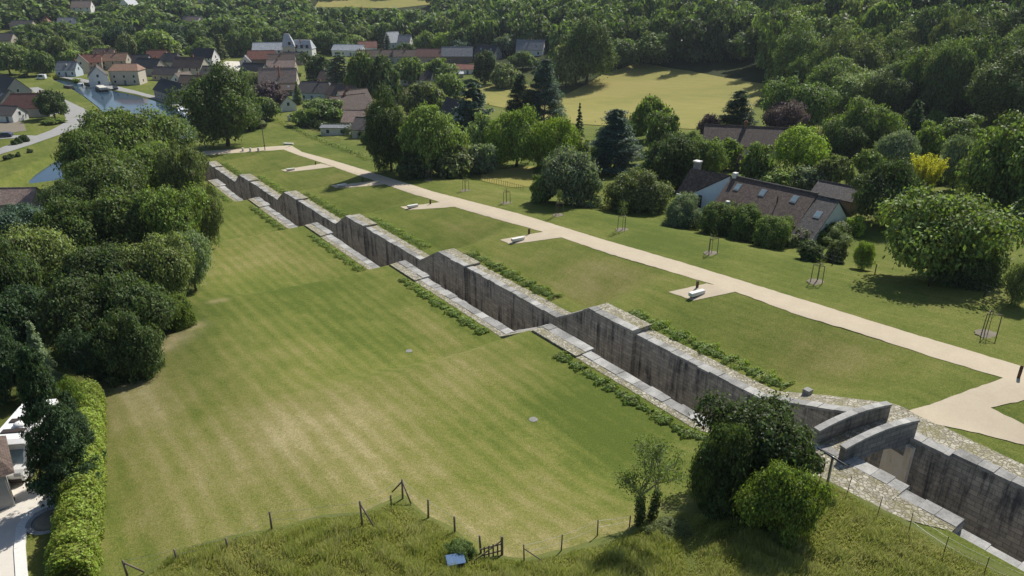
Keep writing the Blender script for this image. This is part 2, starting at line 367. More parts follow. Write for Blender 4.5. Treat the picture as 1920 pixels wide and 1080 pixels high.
far_ = [(547,274),(567,286),(607,296),(648,308),(680,318),(813,360),(973,401),(1133,450),(1280,493),(1397,530),(1553,577),(1697,623),(1907,685),(1945,697)]
drape('path', pxpoly(near+far_), M_PATH, .6, .032)
for i, pp in enumerate([[(1253,549),(1325,533),(1345,536),(1378,549),(1300,566)], [(938,450),(1018,436),(1027,437),(1052,446),(955,459)], [(750,388),(832,379),(852,388),(763,394)],
                        [(620,348),(700,340),(722,346),(630,353)], [(527,319),(603,307),(625,313),(537,323)]]):
    drape('path', pxpoly(pp), M_PATH, .5, .038)
drape('path', pxpoly([(1703,773),(1790,742),(1880,711),(1935,722),(1990,740),(1990,738),(1856,768),(1925,803),(1980,828),(1980,865),(1920,838),(1835,815),(1753,797)]), M_PATH, .5, .042)
drape('path', pxpoly([(545,273),(530,281),(490,284),(440,287),(380,292),(380,284),(470,279),(500,276)]), M_PATH, .6, .036)
# meadow, roads, water, yards
drape('meadow', pxpoly([(830,155),(905,158),(1000,160),(1052,182),(1130,140),(1200,117),(1290,133),(1440,160),(1400,220),(1300,243),(1180,240),(1060,232),(960,205),(840,180)]), M_MEADOW, 4, .15)
drape('meadow', pxpoly([(590,14),(600,-2),(790,-4),(812,8),(740,16),(660,14)]), M_MEADOW, 8, .2)
drape('meadow', pxpoly([(905,322),(1000,312),(1000,350),(960,352),(900,338)]), M_MEADOW, 1, .05)
def strip(name, pts, widths, mat, sp=2, off=.06, flatz=None):
    L = []; Rr = []
    for i, p in enumerate(pts):
        a = np.array(pts[max(0, i-1)]); b = np.array(pts[min(len(pts)-1, i+1)]); d = (b-a)/np.linalg.norm(b-a); nrm = np.array([-d[1], d[0]])
        wd = widths[i] if hasattr(widths, '__len__') else widths
        L.append(tuple(np.array(p)+nrm*wd/2)); Rr.append(tuple(np.array(p)-nrm*wd/2))
    return drape(name, L+Rr[::-1], mat, sp, off, flatz=flatz)
drape('water', [(x*1.0, y) for x, y in CANAL], M_WATER, 4, flatz=-.55)
strip('water', BROOK, 13, M_WATER, 2, flatz=-1.2)
strip('road', pxpoly([(-30,293),(0,285),(40,272),(80,258),(118,244),(145,230),(150,219),(138,207),(122,196),(100,184),(80,174),(60,165)]), [6.5,6.5,6.5,6.5,7.5,8.5,9,8,6,5.5,5,5], M_ROAD, 1.5, .08)
strip('road', pxpoly([(-30,262),(0,259),(35,257),(75,259)]), 5, M_ROAD, 1.5, .10)
drape('yard', pxpoly([(-10,222),(20,219),(45,232),(50,246),(20,250),(-10,248)]), M_SOIL, 2, .07)
drape('yard', pxpoly([(405,125),(425,115),(462,116),(470,128),(465,139),(440,141)]), M_PALE, 3, .1)
drape('quay', pxpoly([(106,146.5),(150,154),(180,160),(215,169),(255,177),(288,186),(318,197),(342,210),(352,214),(362,208),(340,199),(318,190),(285,179),(255,171),(215,161),(150,147)]), M_ROAD, 3, .1)
# garden drive at lower left
drape('driveway', pxpoly([(-60,920),(60,905),(125,940),(60,965),(42,985),(40,1040),(45,1110),(-60,1110)]), M_PALE, .6, .05)
drape('unmown_verge', pxpoly([(215,1110),(330,1035),(430,1008),(510,992),(600,968),(680,962),(755,928),(800,968),(850,993),(900,1040),(985,1048),(1060,1032),(1180,995),(1230,960),(1300,945),(1400,960),(1530,893),(1560,908),(1640,948),(1770,1013),(1900,1075),(1990,1120),(1990,1180),(200,1180)]),
      gravel_material('rough_grass_soil', (.075,.10,.02), (.15,.16,.045), 3), .6, .04)
# ------------------------------------------------------------------ lock staircase
def zt(k): return 17-2.8*k
ORD = {-1: 'top', 0: 'second', 1: 'third', 2: 'fourth', 3: 'fifth', 4: 'sixth', 5: 'lowest'}
tag(frame_obj(MB().box(-5.6, .4, -75, 165, -6, -5).build('lock_floor', M_SOIL)), kind='structure')
fl = MB()
for k in range(-1, 6):
    fl.box(-5.9, .7, -75 if k < 0 else 30*k-30, 30*k, -5, zt(k)-8.5)
tag(frame_obj(fl.build('chamber_floor', gravel_material('damp_floor', (.03,.035,.02), (.07,.07,.045)))), kind='structure')
def lock_wall(k, side):
    zk = zt(k); lb = 'right' if side > 0 else 'left'; s_end = 30*k; far = 30*k+5.5
    pier = {-1: 4.3, 0: 6.2}.get(k, 6.5)
    desc = {1: 'grey limestone chamber wall, dark inner face showing', -1: 'grey limestone chamber wall with pale coping slabs, inner face hidden'}[side]
    r = lockthing('lock_wall', f'{desc}, {ORD[k]} step of the staircase on its {"path" if side>0 else "wide lawn"} side' + (', by the bridge' if k == -1 else ''), 'lock wall', s_end, 0, 0, 'stone walls of the lock staircase')
    if side > 0: ti, tb, to = -.35, .1, 2.1
    else: ti, tb, to = -5.35, -5.75, -7.45
    segs = []                                     # s0, z0, s1, z1, t_in, t_out
    bt = zk-.55; pt = bt+((.5 if k == 0 else .3) if side > 0 else .16)
    if k > -1:
        segs.append((far, bt-2.8+.02, s_end, pt, ti, to))          # falling wing wall
        segs.append((s_end, pt, s_end-pier, pt, ti, to))
    else:
        segs.append((-29.0, 19.5, -30-pier, 19.5, ti, to))
    lo = s_end-pier
    if k == 0:
        segs.append((lo, bt, -20, bt, tb, to)); segs.append((-20, bt, -29.0, 19.5, tb, to))
    elif k == -1:
        if side > 0: segs += [(lo, 19.5, -75, 19.5, tb, to)]
        else: segs += [(lo, 19.45, -37.6, 19.45, tb, to), (-37.6, 18.75, -75, 18.75, tb, to+.6)]
    else: segs.append((lo, bt, s_end-30+5.5, bt, tb, to))
    body = MB(); cope = MB(); verge = MB()
    zb = -5.5 if k > 3 else zk-9.5
    rnd = random.Random(k*7+side)
    for s0, z0, s1, z1, a, b in segs:
        y0, y1 = s0-s_end, s1-s_end; L = s0-s1
        body.hexa([(a,y0,zb),(b,y0,zb),(b,y1,zb),(a,y1,zb)], [(a,y0,z0-.2),(b,y0,z0-.2),(b,y1,z1-.2),(a,y1,z1-.2)])
        cw = .85 if side > 0 else 1.0; pos = 0.0; full = False
        while pos < L-.05:
            ln = min(rnd.uniform(.9, 1.6), L-pos)
            if L-pos-ln < .35: ln = L-pos
            f0, f1 = pos/L, (pos+ln-.02)/L; za, zc = z0+(z1-z0)*f0, z0+(z1-z0)*f1; j = rnd.uniform(-.04, .03)
            ya, yc = y0+(y1-y0)*f0, y0+(y1-y0)*f1
            rows = [(a-.06*side, a+side*cw)]
            if full: rows.append((a+side*(cw+.02), b))
            for ra, rb in rows:
                jj_ = j+rnd.uniform(-.02, .02); e = rnd.uniform(-.08, .08)*side
                cope.hexa([(ra+e,ya,za-.21),(rb,ya,za-.21),(rb,yc,zc-.21),(ra+e,yc,zc-.21)], [(ra+e,ya,za+jj_),(rb,ya,za+jj_),(rb,yc,zc+jj_),(ra+e,yc,zc+jj_)])
            pos += ln
        if not full:
            n_ = max(2, int(L/1.2)); a2 = a+side*(cw+.01)
            for i in range(n_):
                f0, f1 = i/n_, (i+1)/n_; za, zc = z0+(z1-z0)*f0, z0+(z1-z0)*f1; ya, yc = y0+(y1-y0)*f0, y0+(y1-y0)*f1
                verge.hexa([(a2,ya,za-.21),(b,ya,za-.21),(b,yc,zc-.21),(a2,yc,zc-.21)], [(a2,ya,za-.03),(b,ya,za-.06),(b,yc,zc-.06),(a2,yc,zc-.03)])
    body.build('wall', M_WALL, r); cope.build('coping', M_COPE, r, bevel=.015)
    if verge.v: verge.build('verge', M_COB, r)
for k in range(-1, 6):
    for sd_ in (1, -1): lock_wall(k, sd_)
# cobbled apron beside the bridge
ap = lambda pts: drape('cobbled_apron', pts, M_COB, .5, .035)
ap([W2(-29, -7.4), W2(-37.4, -7.4), W2(-35.5, -8.6), W2(-31.8, -9.6), W2(-28, -10.2), W2(-27, -8.5)])
ap([W2(-20.5, 2.05), W2(-75, 2.05), W2(-75, 2.5), W2(-36, 2.55), W2(-30, 2.9), W2(-24, 2.6)])
# bridge
br = lockthing('stone_bridge', 'small humped limestone bridge with two parapets crossing the lock', 'bridge', -30.0, -3.0, 19.4)
br.rotation_euler = (0, 0, AZ-R(11))
x0, x1 = -3.25, 3.35; NB = 33
def hump(x): return .38*(1-((x-.6)/3.6)**2)
def arch(x):
    return -.14-.95*(abs(x)/2.6)**2.4
def bslab(y0, y1, top, mat, name, low=None):
    m = MB(); xs = np.linspace(x0, x1, NB+1)
    for a, b in zip(xs[:-1], xs[1:]):
        za, zb_ = (low(a), low(b)) if low else (-.05+hump(a)*.5, -.05+hump(b)*.5)
        m.hexa([(a,y0,za),(b,y0,zb_),(b,y1,zb_),(a,y1,za)], [(a,y0,top(a)),(b,y0,top(b)),(b,y1,top(b)),(a,y1,top(a))])
    bm_o = m.build(name, mat, br)
    b2 = bmesh.new(); b2.from_mesh(bm_o.data); bmesh.ops.remove_doubles(b2, verts=b2.verts, dist=.001)
    seen = {}
    for f_ in b2.faces: seen.setdefault(tuple(sorted(v.index for v in f_.verts)), []).append(f_)
    bmesh.ops.delete(b2, geom=[f_ for fs in seen.values() if len(fs) > 1 for f_ in fs], context='FACES')
    bmesh.ops.recalc_face_normals(b2, faces=b2.faces); b2.to_mesh(bm_o.data); b2.free()
    return bm_o
bslab(-1.25, 1.25, lambda x: .02+hump(x)*.5, M_BRIDGE, 'arch_span', lambda x: arch(x) if abs(x) < 2.72 else -1.6)
bslab(-.84, .84, lambda x: .08+hump(x)*.5, M_COB, 'deck_paving', lambda x: .024+hump(x)*.5)
for y0_, y1_, nm in ((-1.25, -.86, 'parapet'), (.86, 1.25, 'parapet')):
    p = bslab(y0_, y1_, lambda x: 1.02+hump(x), M_BRIDGE, nm, lambda x: .024+hump(x)*.5)
    m = MB(); xs = list(np.linspace(x0-.05, x1+.05, 9))
    for a, b in zip(xs[:-1], xs[1:]):
        m.hexa([(a+.006,y0_-.05,1.025+hump(a)),(b-.006,y0_-.05,1.025+hump(b)),(b-.006,y1_+.05,1.025+hump(b)),(a+.006,y1_+.05,1.025+hump(a))],
               [(a+.006,y0_-.05,1.17+hump(a)),(b-.006,y0_-.05,1.17+hump(b)),(b-.006,y1_+.05,1.17+hump(b)),(a+.006,y1_+.05,1.17+hump(a))])
    c = m.build('capstones', M_COPE, p)
ab = MB().box(2.66, 2.95, -1.75, 1.2, -7, -.45).build('abutment', M_CLEAN, br); ab['label'] = 'pale tan rust-streaked abutment wall under the arch'
MB().box(-2.80, -2.55, -1.2, 1.2, -7, -.3).build('abutment', M_CLEAN, br)
# ------------------------------------------------------------------ foliage prototypes (unit: radius 1, height 1)
def cards(P, Nn, size, rg, aspect=.6):
    n = len(P); Nn = Nn/np.linalg.norm(Nn, axis=1, keepdims=True); r = rg.normal(size=(n, 3))
    u = np.cross(Nn, r); u /= np.linalg.norm(u, axis=1, keepdims=True)+1e-9; w_ = np.cross(Nn, u)
    sz = np.asarray(size)*rg.uniform(.65, 1.35, n); sz = sz[:, None]
    lift = Nn*sz*.22
    V = np.stack([P-u*sz, P-w_*sz*aspect+lift, P+u*sz, P+w_*sz*aspect+lift], 1).reshape(-1, 3)
    F = np.arange(n*4).reshape(-1, 4); return V, F
def dirs(rg, n, up=.25):
    d = rg.normal(size=(n, 3)); d[:, 2] += up; return d/np.linalg.norm(d, axis=1, keepdims=True)
def crown_round(seed, n, leaf, ncl=26, z0=.12, squash=1.0, flat=0.0, clr=(.24,.42), h2w=1.0, lob=1.0):
    """clumps of leaves over an uneven ellipsoid; z in z0..1 , xy radius 1"""
    rg = np.random.default_rng(seed); cz = (z0+1)/2; hz = (1-z0)/2
    g_ = (np.arange(ncl)+.5)/ncl; ph = np.arange(ncl)*2.39996+rg.uniform(0, 6); cz_ = 1-1.75*g_; rr = np.sqrt(np.clip(1-cz_**2, 0, 1))
    D = np.stack([rr*np.cos(ph), rr*np.sin(ph), cz_], -1)+rg.normal(scale=.12, size=(ncl, 3))
    rad = rg.uniform(.48, .84, ncl)[:, None]
    for _ in range(5):
        ld = rg.normal(size=3); ld /= np.linalg.norm(ld); rad = rad*(1+lob*rg.uniform(-.30, .26)*np.clip(D@ld, 0, 1)[:, None]**2)
    C = D*rad; cr = rg.uniform(clr[0], clr[1], ncl)
    extra = rg.normal(scale=.3, size=(ncl//3, 3)); C = np.r_[C, extra]; cr = np.r_[cr, rg.uniform(.3, .42, len(extra))]
    per = (cr**2/np.sum(cr**2)*n*1.45).astype(int)+3; Ps = []; Ns = []
    for c, r, m in zip(C, cr, per):
        d = dirs(rg, m, .45); ra = r*np.where(rg.random(m) < .78, rg.uniform(.55, 1.08, m)**.6, rg.uniform(1.0, 1.42, m))
        Ps.append(c+d*ra[:, None]); Ns.append(d*.75+rg.normal(scale=.45, size=(m, 3))+np.array([0, 0, .55]))
    P = np.concatenate(Ps); Nn = np.concatenate(Ns)
    dd = np.min(np.stack([np.linalg.norm(P-c, axis=1)/r for c, r in zip(C, cr)]), 0); k = dd > .58; P = P[k]; Nn = Nn[k]
    P[:, 2] = cz+P[:, 2]*hz*squash; P[:, 2] = np.maximum(P[:, 2], .01)
    V, F = cards(P*np.array([1, 1, h2w]), Nn, leaf, rg); V[:, 2] /= h2w; return V, F
def crown_cone(seed, n, leaf, tiers=13, power=1.0, h2w=2.2):
    rg = np.random.default_rng(seed); Ps = []; Ns = []
    for i in range(tiers):
        f = i/(tiers-1); z = .06+.9*f; r = (1-f)**power*.95+.05; nb = max(5, int(13*r)+4); m = int(n*(r+.1)/tiers/.6/nb)+2
        for b_ in range(nb):
            a = rg.uniform(0, 6.283); L = r*rg.uniform(.75, 1.1); u = rg.uniform(.15, 1, m)
            x = np.cos(a)*L*u+rg.normal(scale=.05, size=m)*(1.1-u*.4); y = np.sin(a)*L*u+rg.normal(scale=.05, size=m)*(1.1-u*.4)
            Ps.append(np.stack([x, y, z-.05*u*r*2+rg.normal(scale=.012, size=m)], -1)); Ns.append(np.stack([np.cos(a)*.4+rg.normal(scale=.35, size=m), np.sin(a)*.4+rg.normal(scale=.35, size=m), np.ones(m)], -1))
    P = np.concatenate(Ps); V, F = cards(P*np.array([1, 1, h2w]), np.concatenate(Ns), leaf, rg); V[:, 2] /= h2w; return V, F
def crown_cedar(seed, n, leaf, tiers=9, h2w=1.6):
    rg = np.random.default_rng(seed); Ps = []; Ns = []
    for i in range(tiers):
        f = i/(tiers-1); z = .10+.86*f
        r = (1-f**1.6)*.92+.10; nb = int(6+6*r)
        for b_ in range(nb):
            a = rg.uniform(0, 6.283); L = r*rg.uniform(.55, 1.08); m = int(n/tiers/8)+4; u = np.sqrt(rg.uniform(.06, 1, m)); wd = .17*(.4+u*.6)
            off = rg.normal(size=m)*wd; x = np.cos(a)*L*u-np.sin(a)*off; y = np.sin(a)*L*u+np.cos(a)*off
            zz = z+rg.uniform(-.04, .04)+.05*u*r+rg.normal(scale=.012, size=m)-np.abs(off)*.10
            Ps.append(np.stack([x, y, zz], -1)); Ns.append(np.stack([rg.normal(scale=.35, size=m)+np.cos(a)*.3, rg.normal(scale=.35, size=m)+np.sin(a)*.3, np.ones(m)], -1))
    P = np.concatenate(Ps); V, F = cards(P*np.array([1, 1, h2w]), np.concatenate(Ns), leaf, rg); V[:, 2] /= h2w; return V, F
def crown_spray(seed, n, leaf, h2w=1.6):            # bamboo / feathery stems fanning upward
    rg = np.random.default_rng(seed); Ps = []; Ns = []
    for b_ in range(70):
        a = rg.uniform(0, 6.283); L = rg.uniform(.2, .95); hh = rg.uniform(.65, 1.0); m = n//70; u = rg.uniform(.15, 1, m)
        x = np.cos(a)*L*(u**1.5*.7+.3)+rg.normal(scale=.05, size=m); y = np.sin(a)*L*(u**1.5*.7+.3)+rg.normal(scale=.05, size=m)
        Ps.append(np.stack([x, y, hh*u], -1)); Ns.append(rg.normal(size=(m, 3))+np.array([0, 0, .2]))
    P = np.concatenate(Ps); V, F = cards(P*np.array([1, 1, h2w]), np.concatenate(Ns), leaf, rg, .35); V[:, 2] /= h2w; return V, F
def trunk_mesh(seed, rad=.055, top=.72, limbs=6, h2w=1.3):
    rg = random.Random(seed); m = MB(); prev = Vector((0, 0, -.03)); r = rad*1.35; seg = 5
    for i in range(seg):
        z = top*(i+1)/seg; nx = Vector((rg.uniform(-.05, .05), rg.uniform(-.05, .05), z)); r2 = rad*(1-.75*(i+1)/seg)
        m.tube(prev, nx, r, r2, 7); 
        if i >= 1:
            for _ in range(max(1, limbs//4)):
                a = rg.uniform(0, 6.28); L = rg.uniform(.35, .65); e = nx+Vector((math.cos(a)*L, math.sin(a)*L, rg.uniform(.08, .2)))
                mid = nx.lerp(e, .5)+Vector((0, 0, -.02)); m.tube(nx, mid, r2*.75, r2*.45, 5); m.tube(mid, e, r2*.45, r2*.12, 5)
        prev, r = nx, r2
    me = bpy.data.meshes.new('trunk'); me.from_pydata(m.v, [], m.f); me.update(); me.materials.append(BARK); return me
def crown_mesh(name, VF):
    me = np_mesh(name, *VF); me.materials.append(LEAF); return me
PROTO = {}
def proto(kind, size, var):
    """size: 0 far (a few px), 1 mid, 2 near"""
    key = (kind, size, var)
    if key in PROTO: return PROTO[key]
    n = (1500, 6000, 34000)[size]; lf = (.125, .068, .0295)[size]; sd_ = var*13+size*101+sum(map(ord, kind))
    if kind == 'round': V = crown_round(sd_, n, lf, (24, 40, 80)[size], .0, clr=((.20,.40), (.15,.36), (.09,.30))[size])
    elif kind == 'oval': V = crown_round(sd_, n, lf, (26, 42, 84)[size], .0, h2w=1.5, clr=((.20,.36), (.15,.34), (.09,.28))[size])
    elif kind == 'loose': V = crown_round(sd_, int(n*.8), lf*.95, (28, 52, 110)[size], .03, clr=((.13,.27), (.11,.27), (.07,.24))[size])
    elif kind == 'shrub': V = crown_round(sd_, n, lf, (18, 34, 70)[size], -.25, clr=((.20,.36), (.14,.34), (.10,.28))[size], lob=.45)
    elif kind == 'cone': V = crown_cone(sd_, n, lf*.9, (9, 13, 20)[size])
    elif kind == 'cedar': V = crown_cedar(sd_, n, lf*.9, (7, 9, 12)[size])
    elif kind == 'poplar': V = crown_cone(sd_, n, lf, 14, .45, 3)
    elif kind == 'spray': V = crown_spray(sd_, n, lf*1.2)
    PROTO[key] = (crown_mesh('crown', V), trunk_mesh(sd_, .05 if kind in ('round','loose','oval') else .035)); return PROTO[key]
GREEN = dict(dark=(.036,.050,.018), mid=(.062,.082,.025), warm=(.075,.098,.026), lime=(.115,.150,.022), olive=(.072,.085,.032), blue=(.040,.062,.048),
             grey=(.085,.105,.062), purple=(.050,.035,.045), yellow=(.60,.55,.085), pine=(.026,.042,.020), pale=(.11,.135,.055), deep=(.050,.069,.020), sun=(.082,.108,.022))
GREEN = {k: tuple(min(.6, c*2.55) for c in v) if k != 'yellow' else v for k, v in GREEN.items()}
CAT = dict(round='tree', oval='tree', loose='tree', shrub='bush', cone='conifer', cedar='conifer', poplar='tree', spray='bamboo')
NAME = dict(round='broadleaf_tree', oval='broadleaf_tree', loose='broadleaf_tree', shrub='bush', cone='spruce_tree', cedar='cedar_tree', poplar='poplar_tree', spray='bamboo_clump')
def plant(X, Y, z, h, wd, kind, color, label, group=None, size=1, var=None, rz=None, name=None, cat=None, depth=None):
    var = random.randrange(3) if var is None else var; cm, tmh = proto(kind, size, var)
    r = thing(name or NAME[kind], label, cat or CAT[kind], (X, Y, z-.05), random.uniform(0, 6.28) if rz is None else rz, group)
    r.scale = (wd/2, (depth or wd)/2, h)
    c = bpy.data.objects.new('crown' if kind not in ('shrub', 'spray') else 'foliage', cm); COL.objects.link(c); c.parent = r
    col = GREEN[color] if isinstance(color, str) else color; j = random.uniform(.88, 1.14); c.color = (col[0]*j, col[1]*j, col[2]*j, 1)
    if kind != 'spray':
        t = bpy.data.objects.new('trunk' if kind != 'shrub' else 'stem', tmh); COL.objects.link(t); t.parent = r
    return r
RECTS = []        # image boxes of planted trees / houses with their distance, to keep scattered trees off them
def ptree(px, by, ty, wpx, kind, color, label, size=1, **kw):
    X, Y, z = T(px, by); d = proj(X, Y, z)[2]; h = max(1.0, ztop(X, Y-.0*wpx, ty)-z); wd = wpx*d/FPX*1.06
    RECTS.append((px-wpx*.3, px+wpx*.3, ty+8, by-3, d)); return plant(X, Y, z, h, wd, kind, color, label, size=size, **kw)
# ---- the thicket on the left of the big lawn
G_L = 'thicket beside the wide lawn'
for a in [
 (316,318,212,112,'loose','mid','feathery mid green tree at the top of the left thicket, nearest the canal'),
 (245,335,198,140,'loose','warm','tall loose-crowned tree whose tip crosses the canal water, top of the left thicket'),
 (182,370,235,96,'loose','deep','leafy green tree on the stream side of the left thicket, below its tallest crown'),
 (358,395,270,84,'round','olive','olive green tree on the lawn side of the thicket, beside the far lock steps'),
 (300,390,265,130,'loose','warm','yellowish feathery tree in the upper middle of the left thicket'),
 (215,410,290,140,'loose','mid','broad feathery tree in the middle of the left thicket facing the stream'),
 (142,430,335,84,'loose','dark','dark tree leaning out over the stream at the outer edge of left thicket'),
 (392,462,345,70,'loose','olive','slim olive brown tree standing out furthest onto the lawn from the thicket'),
 (335,480,345,112,'loose','warm','light feathery tree on the lawn side of the thicket, mid height'),
 (250,480,350,150,'loose','mid','large feathery green tree in the heart of the left thicket'),
 (150,500,370,130,'loose','deep','deep green tree in the heart of the thicket, left of its centre'),
 (50,470,385,100,'round','blue','bluish green round tree below the tiled roof at the left edge'),
 (368,545,430,72,'loose','grey','grey-green narrow tree on the lawn edge of the thicket with leaves to the ground'),
 (315,565,440,120,'loose','olive','olive tree with thin top on the lawn side of lower thicket'),
 (205,585,455,150,'loose','dark','dark broad tree in the lower middle of the left thicket'),
 (85,560,420,130,'loose','olive','brown-tinged green tree at the far left of the thicket'),
 (20,600,450,110,'round','dark','dark tree cut by the left edge of the frame above the shaded roof'),
 (335,612,552,62,'shrub','sun','bright green bramble bush at the foot of the thicket by the bare soil'),
 (262,640,520,125,'round','dark','dark rounded tree at the lower lawn corner of the thicket'),
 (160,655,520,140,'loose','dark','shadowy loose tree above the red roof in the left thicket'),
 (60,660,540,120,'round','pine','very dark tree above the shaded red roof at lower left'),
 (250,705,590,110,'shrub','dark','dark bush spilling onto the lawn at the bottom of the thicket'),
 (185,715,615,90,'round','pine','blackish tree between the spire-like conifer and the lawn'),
]: ptree(*a, size=2, group=G_L)
ptree(95, 745, 600, 78, 'cone', 'grey', 'slender silvery conifer with drooping tiers at the foot of the left thicket', 2)
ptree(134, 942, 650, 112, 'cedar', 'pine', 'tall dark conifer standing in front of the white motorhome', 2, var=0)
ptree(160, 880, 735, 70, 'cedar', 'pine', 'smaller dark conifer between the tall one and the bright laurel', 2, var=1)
ptree(150, 800, 712, 62, 'shrub', 'sun', 'bright green clipped laurel at the top end of the boundary hedge', 2)
# ---- big plane by the canal and mid-ground trees
ptree(428, 274, 126, 128, 'oval', 'deep', 'huge dense green tree at the canal end of the path', 2, var=1)
for a in [
 (735,322,190,82,'oval','dark','tall dark tree at the left end of the row beyond the path',2),
 (805,325,196,118,'loose','warm','large yellow-green feathery tree near left end of the row beyond the path',2),
 (848,330,272,80,'shrub','olive','rounded olive bush in the shade under the yellow-green feathery tree',1),
 (782,332,285,70,'shrub','dark','dark bush at the foot of the dark tree beyond the path',1),
 (900,322,272,58,'round','grey','small round-headed orchard tree with short trunk by the paling fence',1),
 (888,262,156,92,'cedar','blue','blue-green cedar in front of the golden meadow left end',1),
 (795,222,158,74,'round','olive','round olive tree left of the blue-green cedar',1),
 (842,185,140,62,'round','mid','dark low round tree at the left tip of the meadow',1),
 (1020,232,112,84,'cedar','blue','tall ragged conifer standing against the golden meadow, twin-topped',2),
 (975,238,140,62,'cedar','pine','darker conifer leaning against the tall ragged one before the meadow',2),
 (968,312,206,92,'round','sun','rounded bright green tree below the ragged conifer',2),
 (1040,318,214,86,'loose','lime','yellowish loose tree right of the rounded bright green one',2),
 (905,285,212,56,'loose','pale','pale leaved slim tree beside the blue-white gable',1),
 (1085,262,192,26,'cone','pine','small pointed spruce silhouetted on the golden meadow',1),
 (1150,322,206,112,'cedar','blue','wide blue-grey cedar below the pointed spruce',2),
 (1072,384,276,112,'round','grey','grey-green rounded tree by the staked saplings, above the lawn',2),
 (1015,378,330,48,'shrub','mid','green bush at left foot of the grey-green rounded tree',1),
 (1218,262,187,58,'round','sun','light green round tree on the near edge of the meadow',1),
 (1245,285,215,62,'round','mid','mid green tree beneath the light green round one near the meadow',1),
 (1252,352,248,104,'round','dark','dark green spreading tree uphill of the long house chimney',2),
 (1312,345,254,78,'loose','mid','mid green tree directly behind the long house chimney',2),
 (1195,392,322,110,'shrub','olive','olive-green big bush at the upper end of the long house hedge',2),
 (1276,424,366,60,'shrub','grey','grey-green clipped bush under the pale gable of the long house',2),
 (1345,436,376,66,'shrub','mid','rounded bush in front of the small chimney of the long house',2),
 (1396,448,388,62,'shrub','deep','rounded bush in front of the eaves, middle of the long house',2),
 (1445,462,402,66,'shrub','mid','rounded bush in front of the right end of the long house',2),
 (1378,262,170,84,'cedar','pine','dark open-branched pine at right end of the meadow',2),
 (1330,262,212,40,'shrub','purple','small purple-leaved tree left of the dark pine',1),
 (1488,248,150,118,'round','deep','large round green tree behind the purple one',2),
 (1482,205,132,50,'cone','pine','dark conifer top rising behind the large round green tree',1),
 (1470,258,190,82,'round','purple','dark purple-leaved tree in front of the large round green one',2),
 (1612,292,190,98,'round','warm','flat-topped green tree against the shaded wood',2),
 (1704,268,190,56,'cedar','pine','dark pointed conifer in front of the shaded wood on the right',1),
 (1490,322,235,98,'loose','lime','bright lime green tree above the long house roof',2),
 (1573,302,232,72,'round','dark','dark ball-shaped tree right of the lime green one',2),
 (1680,312,244,76,'loose','grey','silvery grey loose tree behind the dark evergreen',2),
 (1735,300,238,52,'round','sun','small bright green tree left of the huge edge tree',1),
 (1650,420,302,112,'round','dark','dark rounded evergreen at the right of the long house',2),
 (1725,372,290,66,'spray','yellow','tall clump of yellow bamboo next to the dark evergreen',2),
 (1785,356,250,62,'loose','grey','silver-leaved tree between bamboo and the huge edge tree',2),
 (1880,392,208,170,'round','warm','huge sunlit-topped tree at the right edge of the photo',2),
 (1790,262,222,70,'round','warm','spreading green tree at the edge of the shaded wood on the right',1),
 (1748,524,360,218,'loose','warm','wide leafy tree casting shade onto the lawn by the path',2),
 (1800,530,440,120,'shrub','dark','dark lower growth under the wide leafy tree',2),
 (1902,572,488,48,'loose','olive','scraggly thin tree at right edge behind the lawn fence',2),
 (1420,345,272,60,'round','mid','mid green garden tree behind the long house skylights',1),
 (1360,318,262,52,'round','sun','yellow-green garden tree in front of the dark-roofed house',1),
 (1392,322,290,34,'shrub','purple','small mauve shrub behind the long house ridge',1),
 (1460,352,316,64,'shrub','warm','low green shrub behind the long house ridge',1),
 (1512,352,312,56,'shrub','grey','greyish shrub behind the right end of the long house ridge',1),
 (1562,350,288,60,'loose','olive','thin olive tree above the small dark shed',1),
 (1622,338,278,58,'loose','warm','warm green tree left of the dark evergreen',1),
 (1545,452,420,70,'shrub','warm','low untidy hedge bush below the right gable of long house',2),
 (1600,440,410,40,'shrub','lime','yellow-green bush right of the long house garden gable',1),
 (1615,505,450,36,'loose','sun','young bright green tree on the small lawn by the wide leafy tree',2),
 (1565,492,455,42,'shrub','olive','low bush on the boundary left of the young bright green tree',1),
 (1520,488,458,48,'shrub','dark','dark low bush on the boundary below the untidy hedge',1),
]: ptree(*a[:7], size=a[7])
